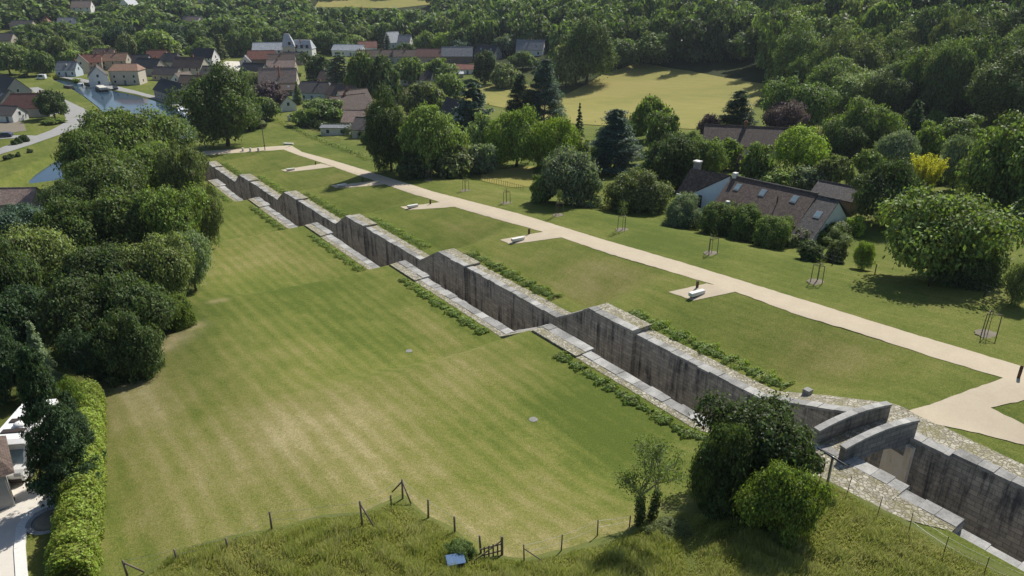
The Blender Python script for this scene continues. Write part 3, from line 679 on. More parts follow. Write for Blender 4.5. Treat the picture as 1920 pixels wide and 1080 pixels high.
# ------------------------------------------------------------------ hedges
def leaf_strip(name, label, cat, pts, width, height, n, leaf, color, seed=0, group=None, lf=1.0):
    """bushy strip along world points"""
    rg = np.random.default_rng(seed); pts = np.array(pts); sl = np.linalg.norm(np.diff(pts, axis=0), axis=1); cum = np.r_[0, np.cumsum(sl)]
    u = rg.uniform(0, cum[-1], n); i = np.clip(np.searchsorted(cum, u)-1, 0, len(sl)-1); f = ((u-cum[i])/sl[i])[:, None]
    P2 = pts[i]*(1-f)+pts[i+1]*f; d = (pts[i+1]-pts[i])/sl[i][:, None]; nr = np.stack([-d[:, 1], d[:, 0]], -1)
    if lf >= 1: u = np.where(np.sin(u*.8+seed)+np.sin(u*2.3+seed*2) < -.75, u+rg.uniform(0, 1.6, n), u); u = np.clip(u, 0, cum[-1]-1e-4); i = np.clip(np.searchsorted(cum, u)-1, 0, len(sl)-1); f = ((u-cum[i])/sl[i])[:, None]; P2 = pts[i]*(1-f)+pts[i+1]*f; d = (pts[i+1]-pts[i])/sl[i][:, None]; nr = np.stack([-d[:, 1], d[:, 0]], -1)
    ang = rg.uniform(-.15, math.pi+.15, n); lump = 1+lf*(.28*np.sin(u*2.1+seed)+.18*np.sin(u*5.3+1.7*seed)+.1*np.sin(u*11.7)); rr = rg.uniform(.72, 1.06, n)*lump
    off = np.cos(ang)*width/2*rr; hz = np.maximum(np.sin(ang), 0)**.6*height*rr
    X = P2[:, 0]+nr[:, 0]*off; Y = P2[:, 1]+nr[:, 1]*off
    s = (X-P0[0])*A[0]+(Y-P0[1])*A[1]; t = (X-P0[0])*B[0]+(Y-P0[1])*B[1]; z = H(s, t)+hz
    o0 = np.array([pts[0][0], pts[0][1], HW(*pts[0])])
    Nn = np.stack([nr[:, 0]*np.cos(ang), nr[:, 1]*np.cos(ang), np.sin(ang)+.3], -1)+rg.normal(scale=.45, size=(n, 3))
    V, F = cards(np.stack([X, Y, z], -1)-o0, Nn, leaf, rg); me = np_mesh(name, V, F)
    o = link(name, me, LEAF); o.location = o0; o.color = (GREEN[color] if isinstance(color, str) else color)+(1,); tag(o, label, cat, group); return o
for k in range(0, 6):
    e = 30*k; nm = ORD[k]
    leaf_strip('low_hedge', f'low leafy hedge strip along the path side wall of the {nm} lock step', 'hedge', [W2(e-2.5, 3.1), W2(e-10, 3.2), W2(e-20.5, 3.2)], 1.6, .30, 9000 if k < 2 else 3500, .085, 'warm', k, 'hedge strips along the lock walls', lf=1.5)
    leaf_strip('low_hedge', f'low leafy hedge strip along the wide lawn side wall of the {nm} lock step', 'hedge', [W2(e-5, -8.4), W2(e-12, -8.5), W2(e-23, -8.4)], 1.1, .22, 7000 if k < 2 else 3000, .09, 'warm', k+20, 'hedge strips along the lock walls', lf=1.5)
hp = [T(*p)[:2] for p in ((168,760),(165,850),(158,950),(150,1030),(140,1110))]
leaf_strip('boundary_hedge', 'long bright green conifer hedge between the drive and the wide lawn', 'hedge', hp, 2.3, 2.3, 60000, .08, (.20,.245,.04), 5, lf=.22)
leaf_strip('garden_hedge', 'clipped dark green garden hedge in front of the flat-roofed shed', 'hedge', [T(*p)[:2] for p in ((580,238),(620,246),(660,255),(690,262))], 2.4, 2.2, 4000, .25, 'dark', 6)
leaf_strip('garden_hedge', 'green hedge running along gardens beside the pale stone gatepost', 'hedge', [T(*p)[:2] for p in ((548,226),(580,230),(640,236))], 2.4, 2.0, 3000, .3, 'mid', 7)
leaf_strip('garden_hedge', 'tall clipped hedge with a lit top at right edge, behind the wide leafy tree', 'hedge', [T(*p)[:2] for p in ((1815,415),(1870,425),(1960,440))], 2.2, 2.6, 6000, .2, 'mid', 8)
leaf_strip('garden_hedge', 'trailing untidy hedge on the boundary right of the long house bushes', 'hedge', [T(*p)[:2] for p in ((1470,462),(1520,456),(1600,440))], 2.0, 1.6, 6000, .16, 'olive', 9)
leaf_strip('shrub_row', 'row of young shrubs planted along the top of the far grass bank', 'shrubs', [T(*p)[:2] for p in ((505,224),(560,246),(620,272),(690,300))], 1.4, .9, 1200, .22, 'warm', 10)
# ------------------------------------------------------------------ foreground shrubs
ptree(1408, 905, 758, 192, 'shrub', 'dark', 'large dark green evergreen bush left of the stone bridge', 2, var=2, rz=2.2)
ptree(1350, 945, 800, 110, 'shrub', 'dark', 'lower left lobe bush of the dark evergreen clump, in front of the lawn', 2, var=1)
ptree(1457, 998, 876, 118, 'round', 'sun', 'small bright green rounded bush in front of the dark evergreen', 2, var=1, name='bush', cat='bush')
bt = T(1205, 985)
def bare_tree():
    r = thing('bare_tree', 'sparse half-bare tree with ivy-clad double trunk on the lawn edge', 'tree', bt); rg = random.Random(4); m = MB(); tips = []
    def grow(p, d, L, rad, dep):
        q = p+d*L; m.tube(p, q, rad, rad*.72, 7 if dep < 2 else 5)
        if dep >= 4: tips.append(q); return
        for _ in range(3 if dep else 4):
            nd = (d+Vector((rg.uniform(-.85, .85), rg.uniform(-.85, .85), rg.uniform(-.1, .5)))).normalized(); grow(q, nd, L*rg.uniform(.55, .8), rad*.62, dep+1)
        tips.append(q)
    grow(Vector((-.15, 0, -.1)), Vector((-.06, 0, 1)).normalized(), 2.1, .095, 0); grow(Vector((.5, .2, -.1)), Vector((.14, .1, 1)).normalized(), 2.0, .075, 1)
    m.build('trunk', plain('pale_bark', (.17,.155,.13), .9, .3, 8), r)
    g_ = np.random.default_rng(3); tp = np.array([tuple(t_) for t_ in tips]); P = tp[g_.integers(0, len(tp), 4200)]+g_.normal(scale=.2, size=(4200, 3))
    o = link('leaves', np_mesh('leaves', *cards(P, g_.normal(size=(4200, 3))+np.array([0,0,.5]), .055, g_)), LEAF, r); o.color = GREEN['warm']+(1,)
    n = 1500; z = g_.uniform(0, 2.0, n); a = g_.uniform(0, 6.28, n); wh = g_.random(n) < .5; rr = (.32-.08*z/2.3)*g_.uniform(.5, 1.1, n)
    P = np.stack([np.where(wh, -.15-.06*z, .5+.14*z)+np.cos(a)*rr, np.where(wh, 0, .2+.1*z)+np.sin(a)*rr, z], -1)
    o = link('ivy', np_mesh('ivy', *cards(P, np.stack([np.cos(a), np.sin(a), np.full(n, .3)], -1)+g_.normal(scale=.4, size=(n, 3)), .075, g_)), LEAF, r); o.color = GREEN['dark']+(1,)
bare_tree()
X, Y, z = T(1255, 1000); plant(X, Y, z, .8, 2.2, 'shrub', 'olive', 'low bramble bush at the foot of the half-bare tree', size=2)
X, Y, z = T(865, 1045); plant(X, Y, z, 1.1, 1.6, 'shrub', 'deep', 'low leafy bush behind the blue tank in the rough grass', size=2)
# ------------------------------------------------------------------ rough grass
def in_poly(P, poly):
    ins = np.zeros(len(P), bool); poly = np.array(poly)
    for a, b in zip(poly, np.roll(poly, -1, 0)):
        ins ^= ((a[1] > P[:,1]) != (b[1] > P[:,1])) & (P[:,0] < (b[0]-a[0])*(P[:,1]-a[1])/(b[1]-a[1]+1e-12)+a[0])
    return ins
def grass(name, poly, n, h0, h1, col, seed, wid=.02, lean=.5):
    rg = np.random.default_rng(seed); poly = np.array(poly); mn, mx = poly.min(0), poly.max(0)
    P = rg.uniform(mn, mx, (n, 2)); P = P[in_poly(P, poly)]; n = len(P)
    # clumps
    cl = np.sin(P[:,0]*1.9+np.sin(P[:,1]*1.3)*2)*np.cos(P[:,1]*1.7+np.sin(P[:,0]*.9)*2); dd = poly_line_dist(P[:,0], P[:,1], [tuple(p) for p in poly]+[tuple(poly[0])]); hh = rg.uniform(h0, h1, n)*(1+.45*cl)*np.clip(.25+dd/2.2, 0, 1)
    s = (P-P0)@A; t = (P-P0)@B; z = H(s, t)
    a = rg.uniform(0, 6.283, n); dx, dy = np.cos(a), np.sin(a); la = cl*2.5+rg.normal(scale=.8, size=n); ln = rg.uniform(.1, lean, n)*hh
    b0 = np.stack([P[:,0]-dx*wid, P[:,1]-dy*wid, z], -1); b1 = np.stack([P[:,0]+dx*wid, P[:,1]+dy*wid, z], -1)
    m = np.stack([P[:,0]+np.cos(la)*ln*.35, P[:,1]+np.sin(la)*ln*.35, z+hh*.6], -1); tp = np.stack([P[:,0]+np.cos(la)*ln*1.2, P[:,1]+np.sin(la)*ln*1.2, z+hh], -1)
    dv = np.stack([dx*wid*.8, dy*wid*.8, 0*dx], -1)
    V = np.stack([b0, b1, m+dv, tp, m-dv], 1).reshape(-1, 3); base = np.array([poly[0][0], poly[0][1], 0]); idx = np.arange(n)[:, None]*5
    F = np.concatenate([idx+np.array([[0, 1, 2, 4]]), ], 0); F2 = idx+np.array([[4, 2, 3, 3]])
    me = bpy.data.meshes.new(name); V = (V-base).astype(np.float32); me.vertices.add(len(V)); me.vertices.foreach_set('co', V.ravel())
    li = np.concatenate([F.ravel(), (idx+np.array([[4, 2, 3]])).ravel()]).astype(np.int32); me.loops.add(len(li)); me.loops.foreach_set('vertex_index', li)
    me.polygons.add(2*n); me.polygons.foreach_set('loop_start', np.concatenate([np.arange(n)*4, n*4+np.arange(n)*3]).astype(np.int32))
    me.polygons.foreach_set('loop_total', np.concatenate([np.full(n, 4), np.full(n, 3)]).astype(np.int32)); me.update()
    o = link(name, me, GRASS); o.location = base; o.color = col+(1,); return tag(o, kind='stuff')
def grass_material():
    n = N('grass_blades'); oi = n.n('ShaderNodeObjectInfo'); isl = n.n('ShaderNodeNewGeometry').outputs['Random Per Island']; v = n.coord()
    a = n.noise(v, .45, 4); f = n.math('ADD', n.math('MULTIPLY', isl, .5), n.math('MULTIPLY', a, .6))
    c = n.mix(n.ramp(f, [(.42, (0,0,0)), (.86, (1,1,1))]), oi.outputs['Color'], (.54,.51,.22))
    n.fin(c, .7); n.b.inputs['Specular IOR Level'].default_value = .12
    tr = n.n('ShaderNodeBsdfTranslucent'); n.l(c, tr.inputs['Color']); mx = n.n('ShaderNodeMixShader'); mx.inputs[0].default_value = .45
    n.l(n.b.outputs[0], mx.inputs[1]); n.l(tr.outputs[0], mx.inputs[2]); n.l(mx.outputs[0], n.out.inputs['Surface']); return n.m
GRASS = grass_material()
rough1 = pxpoly([(235,1110),(330,1038),(430,1012),(510,996),(600,973),(680,966),(755,935),(800,975),(850,1000),(900,1046),(985,1056),(1060,1042),(1180,1005),(1225,975),(1290,960),(1290,1180),(235,1180)])
rough2 = pxpoly([(1285,965),(1400,975),(1535,905),(1560,915),(1640,958),(1770,1025),(1900,1085),(1990,1130),(1990,1180),(1285,1180)])
grass('tall_grass', rough1, 185000, .25, .62, (.35,.40,.075), 1)
grass('tall_grass', rough2, 135000, .18, .48, (.33,.38,.075), 2)
# ------------------------------------------------------------------ site furniture
def block_bench(px, py, label, rz=0):
    X, Y, z = T(px, py); r = thing('stone_bench', label, 'bench', (X, Y, z+.03), AZ-R(5)+rz, 'white stone benches on the path pads')
    MB().box(-.95, .95, -.27, .27, .10, .50).build('seat', M_STONEW, r, bevel=.05); MB().box(-.75, .75, -.17, .17, -.1, .10).build('base', M_DARKWOOD, r); return r
for (x, y), lb in zip([(1306,556),(971,453),(774,390),(641,350),(545,320)], ['nearest the camera, fully in the open', 'second nearest, beside the third lock step', 'third nearest, small and pale', 'fourth nearest, on a narrow pad', 'farthest of all, near the huge dense tree']):
    block_bench(x, y, f'white stone block bench on a sandy pad, {lb}')
for (x, y), lb in zip([(1307,540),(992,440),(807,383),(680,341),(592,309)], ['nearest', 'second nearest', 'third nearest', 'fourth nearest', 'farthest']):
    X, Y, z = T(x, y); r = thing('marker_post', f'dark rusty square marker post on a path pad, {lb} of the row of posts', 'post', (X, Y, z), AZ, 'dark marker posts at the pads')
    MB().box(-.13, .13, -.09, .09, 0, .75).build('post', M_RUST, r, bevel=.015); MB().box(-.14, .14, -.10, .10, .755, .78).build('cap', M_DARKWOOD, r)
X, Y, z = T(1909, 710); r = thing('wooden_post', 'brown round wooden post at the right end of the sandy path', 'post', (X, Y, z), 0)
MB().lathe([(.11,0),(.115,.5),(.11,1.0),(.07,1.05)], 12).build('post', M_RUST, r, True); MB().lathe([(.118,.78),(.118,.86)], 12).build('band', M_DARKWOOD, r)
def sapling(px, py, label, hgt, leaves):
    X, Y, z = T(px, py); r = thing('staked_sapling', label, 'sapling', (X, Y, z), random.uniform(0, 2), 'staked saplings beside the path'); rg = np.random.default_rng(int(px))
    P = []
    for i in range(3):
        a = i*2.0944; p = (.62*math.cos(a), .62*math.sin(a)); P.append(p)
        MB().tube((p[0]*1.08, p[1]*1.08, -.1), (p[0], p[1], 2.05), .045, .04, 7).build('stake', M_WOOD, r)
    for i in range(3):
        a, b = P[i], P[(i+1) % 3]; MB().tube((a[0], a[1], 1.98), (b[0], b[1], 1.98), .035, .035, 6).build('rail', M_WOOD, r)
    m = MB(); m.tube((0, 0, 0), (.03, .02, hgt*.6), .03, .02, 6); m.tube((.03, .02, hgt*.6), (0, .04, hgt), .02, .008, 5)
    for i in range(9):
        a = rg.uniform(0, 6.28); h = hgt*rg.uniform(.5, .92); m.tube((.02, .02, h), (.02+.4*math.cos(a), .02+.4*math.sin(a), h+.45), .010, .004, 4)
    m.build('trunk', BARK, r)
    Q = np.stack([rg.normal(scale=.28, size=leaves), rg.normal(scale=.28, size=leaves), rg.uniform(hgt*.55, hgt*1.02, leaves)], -1)
    o = link('crown', np_mesh('crown', *cards(Q, rg.normal(size=(leaves, 3)), .065, rg)), LEAF, r); o.color = GREEN['mid']+(1,)
    d = MB(); n = 18; v = [(0, 0, .09)]+[((.95+.12*math.sin(3*i))*math.cos(i*6.283/n), (.95+.12*math.sin(3*i))*math.sin(i*6.283/n), .03) for i in range(n)]
    d.add(v, [(0, 1+i, 1+(i+1) % n) for i in range(n)]).build('mulch', M_SOIL, r)
for px, py, lb, hg, lv in [(1851,628,'nearly leafless sapling in three stakes, nearest to the fork in the path',2.7,40),(1531,530,'nearly leafless sapling in three stakes on the lawn left of the wide leafy tree',2.7,50),
    (1334,476,'thin sapling in three stakes below the long house bushes',2.8,60),(1167,432,'tall leafy sapling in three stakes in front of the house hedge',4.1,300),(1048,404,'tall leafy sapling in three stakes beneath the grey-green tree',4.0,280),
    (950,381,'short sapling in three stakes right of the paling fence',2.6,60),(873,358,'sapling in three stakes near the small orchard tree',3.0,90),(804,339,'narrow sapling in three stakes before the dark bushes',4.4,220)]:
    sapling(px, py, lb, hg, lv)
# signpost with a tilted panel seen from behind, on a post
X, Y, z = T(1551, 908); r = thing('information_sign', 'grey signboard on a single post beside the cobbled apron', 'sign', (X, Y, z), AZ+R(84))
MB().box(-.06, .06, -.06, .06, -.2, 2.0).build('post', M_METAL, r, bevel=.01)
pn = MB(); c_, s_ = math.cos(R(35)), math.sin(R(35))
pn.hexa([(-.95,.08-.28*c_,1.95-.28*s_),(.95,.08-.28*c_,1.95-.28*s_),(.95,.08+.28*c_,1.95+.28*s_),(-.95,.08+.28*c_,1.95+.28*s_)], [(-.95,.02-.28*c_,2.03-.28*s_),(.95,.02-.28*c_,2.03-.28*s_),(.95,.02+.28*c_,2.03+.28*s_),(-.95,.02+.28*c_,2.03+.28*s_)])
pn.build('panel', plain('slate_panel', (.10,.105,.115), .6, .2), r, bevel=.01)
X, Y, z = T(1513, 741); r = thing('stone_mooring_block', 'small pale stone block standing on the wall verge left of the bridge', 'stone', (X, Y, z), AZ)
mb_ = MB().box(-.3, .3, -.28, .28, -.1, .5).build('block', M_COPE, r, bevel=.05)
X, Y, z = T(1000, 789); o = MB().lathe([(.34,0),(.34,.03),(.28,.035)], 20).build('manhole_cover', plain('worn_concrete', (.22,.22,.20), .9, .2, 6)); o.location = (X, Y, z+.02); tag(o, 'round grey manhole cover in the middle of the lower lawn', 'manhole cover')
X, Y, z = T(767, 659); o = MB().lathe([(.33,0),(.33,.03),(.27,.035)], 20).build('manhole_cover', plain('worn_concrete', (.22,.22,.20), .9, .2, 6)); o.location = (X, Y, z+.02); tag(o, 'small grey manhole cover in the upper lawn near the dry hollow', 'manhole cover')
# foreground fences
def fence(name, label, pts, hs, mat, rad, wire=True, cat='fence'):
    P = [T(*p) for p in pts]; r = thing(name, label, cat, P[0]); o0 = Vector(P[0]); tops = []
    for i, (p, h) in enumerate(zip(P, hs)):
        q = Vector(p)-o0; tl = Vector((random.uniform(-.05, .05)*h, random.uniform(-.05, .05)*h, h)); tops.append((q, q+tl))
        MB().tube(q-Vector((0, 0, .2)), q+tl, rad, rad*.9, 8).build('post', mat, r, True)
    if wire:
        for f in (.95, .55):
            m = MB()
            for (a0, a1), (b0, b1) in zip(tops[:-1], tops[1:]):
                a = a0.lerp(a1, f); b = b0.lerp(b1, f); mid = a.lerp(b, .5)-Vector((0, 0, .05)); m.tube(a, mid, .006, .006, 4); m.tube(mid, b, .006, .006, 4)
            m.build('wire', M_METAL, r)
    return r, tops
r, tp = fence('post_fence', 'weathered wooden post fence bounding the rough grass at lower left', [(240,1082),(332,1052),(428,1030),(510,996),(680,990),(755,938),(803,973),(853,1003),(902,1040)], [1.1,.8,.8,1.3,1.9,1.5,1.35,1.2,1.25], M_WOOD, .065)
for i, dx, dy in ((0, .9, .1), (4, .8, -.3), (5, -.7, .5), (5, .6, -.6)):
    q, t_ = tp[i]; MB().tube(t_-Vector((0, 0, .15)), q+Vector((dx, dy, .15)), .05, .05, 7).build('brace', M_WOOD, r, True)
r, tp = fence('post_fence', 'thin stake fence between lower lawn and rough grass, left of the half-bare tree', [(983,1055),(1052,1035),(1120,1005),(1180,990)], [1.25,1.2,1.1,.8], M_WOOD, .04)
q, t_ = tp[0]; MB().tube(t_-Vector((0, 0, .25)), q+Vector((1.0, 0, .05)), .03, .03, 6).build('brace', M_WOOD, r)
fence('wire_fence', 'thin metal stake fence beside the lock wall at lower right', [(1536,905),(1588,925),(1645,967),(1704,997),(1768,1042),(1842,1085),(1930,1125)], [1.25]*7, M_RUST, .022)
X, Y, z = T(925, 1046); r = thing('wooden_gate', 'old broken wooden gate in the post fence', 'gate', (X, Y, z), R(20))
for x in (-.5, -.25, 0, .25): MB().box(x-.04, x+.04, -.02, .02, .05, .8+.1*random.random()).build('slat', M_WOOD, r)
for z0 in (.2, .65): MB().box(-.75, .45, .025, .06, z0, z0+.08).build('rail', M_WOOD, r)
MB().tube((.5, 0, -.1), (.5, 0, 1.25), .08, .075, 8).build('post', M_WOOD, r)
MB().tube((-1.4, -.2, .1), (.45, 0, .95), .035, .035, 6).build('brace', M_WOOD, r)
X, Y, z = T(855, 1068); r = thing('water_tank', 'pale blue lidded tank half hidden in the rough grass', 'tank', (X, Y, z), R(15))
bl = plain('blue_sheet', (.09,.15,.26), .9, .2); MB().box(-.42, .42, -.3, .3, 0, .6).build('tank_body', plain('dark_tank', (.05,.06,.07), .6), r, bevel=.06)
MB().hexa([(-.48,-.36,.61),(.48,-.36,.61),(.48,.36,.67),(-.48,.36,.67)], [(-.48,-.36,.65),(.48,-.36,.65),(.48,.36,.71),(-.48,.36,.71)]).build('lid', bl, r, bevel=.015)
# paling fence beyond the path, boundary posts under the wide tree
def paling(label, pts, n, h):
    P = [np.array(T(*p)) for p in pts]; r = thing('paling_fence', label, 'fence', tuple(P[0])); m = MB()
    for a, b in zip(P[:-1], P[1:]):
        L = np.linalg.norm(b[:2]-a[:2]); k = max(2, int(n*L/10))
        for i in range(k):
            p = a+(b-a)*i/k-P[0]; m.tube((p[0], p[1], p[2]-.1), (p[0]+random.uniform(-.04,.04), p[1], p[2]+h*random.uniform(.85, 1.05)), .035, .03, 5)
    m.build('palings', M_WOOD, r)
    w_ = MB()
    for a, b in zip(P[:-1], P[1:]):
        a = a-P[0]; b = b-P[0]; w_.tube((a[0], a[1], a[2]+h*.75), (b[0], b[1], b[2]+h*.75), .025, .025, 5)
    w_.build('rail', M_WOOD, r)
paling('low paling fence of rough stakes beside the small meadow beyond the path', [(905,338),(940,347),(985,358)], 14, 1.1)
paling('open wooden garden fence running down from the stone gatepost', [(548,231),(578,243),(612,258),(640,268)], 8, 1.3)
fence('post_fence', 'boundary fence posts in the shade at the foot of the wide leafy tree', [(1500,476),(1560,498),(1640,515),(1740,538),(1795,540),(1845,556),(1895,572)], [1.2]*7, M_DARKWOOD, .06)
X, Y, z = T(497, 282); r = thing('utility_pole', 'tall thin dark pole beside the huge dense tree', 'pole', (X, Y, z)); MB().tube((0,0,-.2), (0,0,8.2), .13, .09, 8).build('pole', M_WOOD, r); MB().box(-.16,.16,-.16,.16,1.2,1.5).build('notice', M_DARKWOOD, r)
X, Y, z = T(541, 272); r = thing('stone_bench', 'long pale stone slab at the bend of the path', 'bench', (X, Y, z), R(-8)); MB().box(-1.5, 1.5, -.35, .35, .12, .5).build('seat', M_STONEW, r, bevel=.03); MB().box(-1.3, 1.3, -.25, .25, 0, .12).build('base', M_COPE, r)
for i, x in enumerate((456, 470, 485)):
    X, Y, z = T(x, 285-i*0); r = thing('stone_bollard', ['leftmost pale bollard in the shade of the huge dense tree', 'middle pale bollard at the edge of the tree shade', 'right pale bollard closest to the utility pole'][i], 'bollard', (X, Y, z), 0, 'pale bollards by the huge tree')
    MB().lathe([(.3,0),(.3,.9),(.2,1.0)], 10).build('shaft', M_STONEW, r); MB().lathe([(.34,0),(.34,.12)], 10).build('plinth', M_COPE, r)
X, Y, z = T(542, 228); r = thing('gatepost', 'pale square stone gatepost between garden hedges', 'gatepost', (X, Y, z)); MB().box(-.35,.35,-.35,.35,0,1.9).build('pillar', M_STONEW, r, bevel=.03); MB().box(-.45,.45,-.45,.45,1.905,2.05).build('cap', M_COPE, r)
# ------------------------------------------------------------------ houses
ROOF = {}
def roofm(c):
    if c not in ROOF: ROOF[c] = roof_material('roof_tiles', c)
    return ROOF[c]
RB = dict(brown=(.125,.092,.078), dark=(.050,.050,.058), red=(.24,.105,.080), tan=(.30,.185,.13), slate=(.22,.235,.26), slateb=(.50,.53,.57), greyb=(.11,.10,.098), palepink=(.30,.225,.195), black=(.032,.034,.042), wine=(.17,.085,.075))
WB = dict(white=(.70,.69,.66), cream=(.52,.47,.39), beige=(.42,.37,.30), grey=(.36,.35,.33), blue=(.50,.56,.62), brown=(.20,.15,.12), rosy=(.44,.33,.28))
def house(label, px, py, yaw, L, Wd, wh, rh, wc, rc, hip=0, chim=(), nwin=3, gwin=1, dormers=0, skylights=0, rect=None, name='house', cat='house', z=None, pos=None):
    X, Y, z0 = T(px, py) if pos is None else pos; z0 = z0 if z is None else z
    r = thing(name, label, cat, (X, Y, z0-.1), R(yaw)); wm = plain('render_wall', WB[wc], .9, .12, 1.2); rm = roofm(RB[rc]); h, b = L/2, Wd/2
    m = MB().box(-h, h, -b, b, -1.2, wh)
    hx = h-hip
    if hip == 0:
        for sx in (-h, h-.3): m.add([(sx,-b,wh),(sx+.3,-b,wh),(sx+.3,b,wh),(sx,b,wh),(sx,0,wh+rh-.05),(sx+.3,0,wh+rh-.05)], [(0,1,5,4),(3,4,5,2),(0,4,3),(1,2,5)])
    m.build('wall', wm, r)
    ov = .35; e = ov*rh/b; th = .16; ro = MB(); xe = h+(.25 if hip == 0 else ov)
    for sg in (-1, 1):
        A_ = [(-xe, sg*(b+ov), wh-e), (xe, sg*(b+ov), wh-e), (hx+(.25 if hip == 0 else 0), 0, wh+rh), (-hx-(.25 if hip == 0 else 0), 0, wh+rh)]
        ro.hexa([(x, y, q) for x, y, q in A_], [(x, y, q+th) for x, y, q in A_])
    if hip:
        for sg in (-1, 1):
            A_ = [(sg*xe, -(b+ov), wh-e), (sg*xe, b+ov, wh-e), (sg*hx, 0, wh+rh)]
            ro.add([(x, y, q) for x, y, q in A_]+[(x, y, q+th) for x, y, q in A_], [(0,1,2),(3,4,5),(0,1,4,3),(1,2,5,4),(2,0,3,5)])
    rf = ro.build('roof', rm, r)
    MB().tube((-hx-.2, 0, wh+rh+th), (hx+.2, 0, wh+rh+th), .13, .13, 6).build('ridge', rm, rf)
    for cx, cy in chim:
        zc = wh+rh*(1-abs(cy)/b); c = MB().box(cx-.35, cx+.35, cy-.3, cy+.3, zc-.5, wh+rh+1.1).build('chimney', M_BRICK, rf)
        MB().box(cx-.2, cx+.2, cy-.15, cy+.15, wh+rh+1.103, wh+rh+1.35).build('chimney_pot', roofm(RB['red']), rf)
    def win(P, ax, w_=.95, hh=1.25, nm='window'):
        x, y, q = P; f = MB(); g_ = MB()
        if ax == 'x': f.box(x-w_/2-.09, x+w_/2+.09, y-.04, y+.04, q-.09, q+hh+.09); g_.box(x-w_/2, x+w_/2, y-.06, y+.06, q, q+hh)
        else: f.box(x-.04, x+.04, y-w_/2-.09, y+w_/2+.09, q-.09, q+hh+.09); g_.box(x-.06, x+.06, y-w_/2, y+w_/2, q, q+hh)
        fo = f.build(nm, M_WHITE, r); g_.build('pane', M_GLASS, fo)
    for sg in (-1, 1):
        for i in range(nwin):
            x = -h+L*(i+.5)/nwin; door = (i == nwin//2 and sg < 0 and wh > 2.3 and name == 'house')
            if door:
                d = MB().box(x-.5, x+.5, sg*b-.05, sg*b+.05, .1, 2.15).build('door', plain('door_paint', (.12,.14,.17), .5), r)
            else: win((x, sg*b, min(.95, wh*.35)), 'x', hh=min(1.25, wh*.45))
            if wh > 4.4: win((x, sg*b, 3.3), 'x')
        for j in range(gwin if hip == 0 else min(gwin, 1)): win((sg*h, 0, (1.0, 3.2)[j] if hip else (wh-.4, 1.0)[j]), 'y')
    for i in range(dormers):
        x = -h+L*(i+.5)/dormers
        for sg in (-1,):
            y = sg*b*.62; zz = wh+rh*.30; d = MB().box(x-.6, x+.6, min(y, y-sg*1.3), max(y, y-sg*1.3), zz-.2, zz+1.1).build('dormer', wm, rf)
            MB().hexa([(x-.75,y+sg*.15,zz+1.103),(x+.75,y+sg*.15,zz+1.103),(x+.75,y-sg*1.5,zz+1.103),(x-.75,y-sg*1.5,zz+1.103)], [(x-.1,y+sg*.15,zz+1.6),(x+.1,y+sg*.15,zz+1.6),(x+.1,y-sg*1.5,zz+1.6),(x-.1,y-sg*1.5,zz+1.6)]).build('dormer_roof', rm, rf)
            MB().box(x-.4, x+.4, min(y-.03, y+.03), max(y-.03, y+.03), zz+.1, zz+.9).build('pane', M_GLASS, rf)
    for i in range(skylights):
        x = -h+L*(i+.5)/skylights; u = .5; y = -b*u; q = wh+rh*(1-u)+th; sl = rh/b
        f = MB().hexa([(x-.45,y-.5,q-.5*sl-.03),(x+.45,y-.5,q-.5*sl-.03),(x+.45,y+.5,q+.5*sl-.03),(x-.45,y+.5,q+.5*sl-.03)], [(x-.45,y-.5,q-.5*sl+.08),(x+.45,y-.5,q-.5*sl+.08),(x+.45,y+.5,q+.5*sl+.08),(x-.45,y+.5,q+.5*sl+.08)]).build('skylight', M_METAL, rf)
        MB().hexa([(x-.36,y-.4,q-.4*sl+.05),(x+.36,y-.4,q-.4*sl+.05),(x+.36,y+.4,q+.4*sl+.05),(x-.36,y+.4,q+.4*sl+.05)], [(x-.36,y-.4,q-.4*sl+.1),(x+.36,y-.4,q-.4*sl+.1),(x+.36,y+.4,q+.4*sl+.1),(x-.36,y+.4,q+.4*sl+.1)]).build('pane', M_SKYL, f)
    d = proj(X, Y, z0)[2]; pp = [proj(X+math.cos(R(yaw))*sx*h-math.sin(R(yaw))*sy*b, Y+math.sin(R(yaw))*sx*h+math.cos(R(yaw))*sy*b, zz) for sx in (-1, 1) for sy in (-1, 1) for zz in (z0+1, z0+wh+rh)]
    RECTS.append((min(p[0] for p in pp)-2, max(p[0] for p in pp)+2, min(p[1] for p in pp)-1, (max(p[1] for p in pp)-2) if d < 520 else min(p[1] for p in pp)*.66+max(p[1] for p in pp)*.34-1, d+3)); HOUSES.append((X, Y, max(L, Wd)/2))
    return r
M_SKYL = plain('skylight_glass', (.22,.30,.34), .1, .1); HOUSES = []
YC = 126
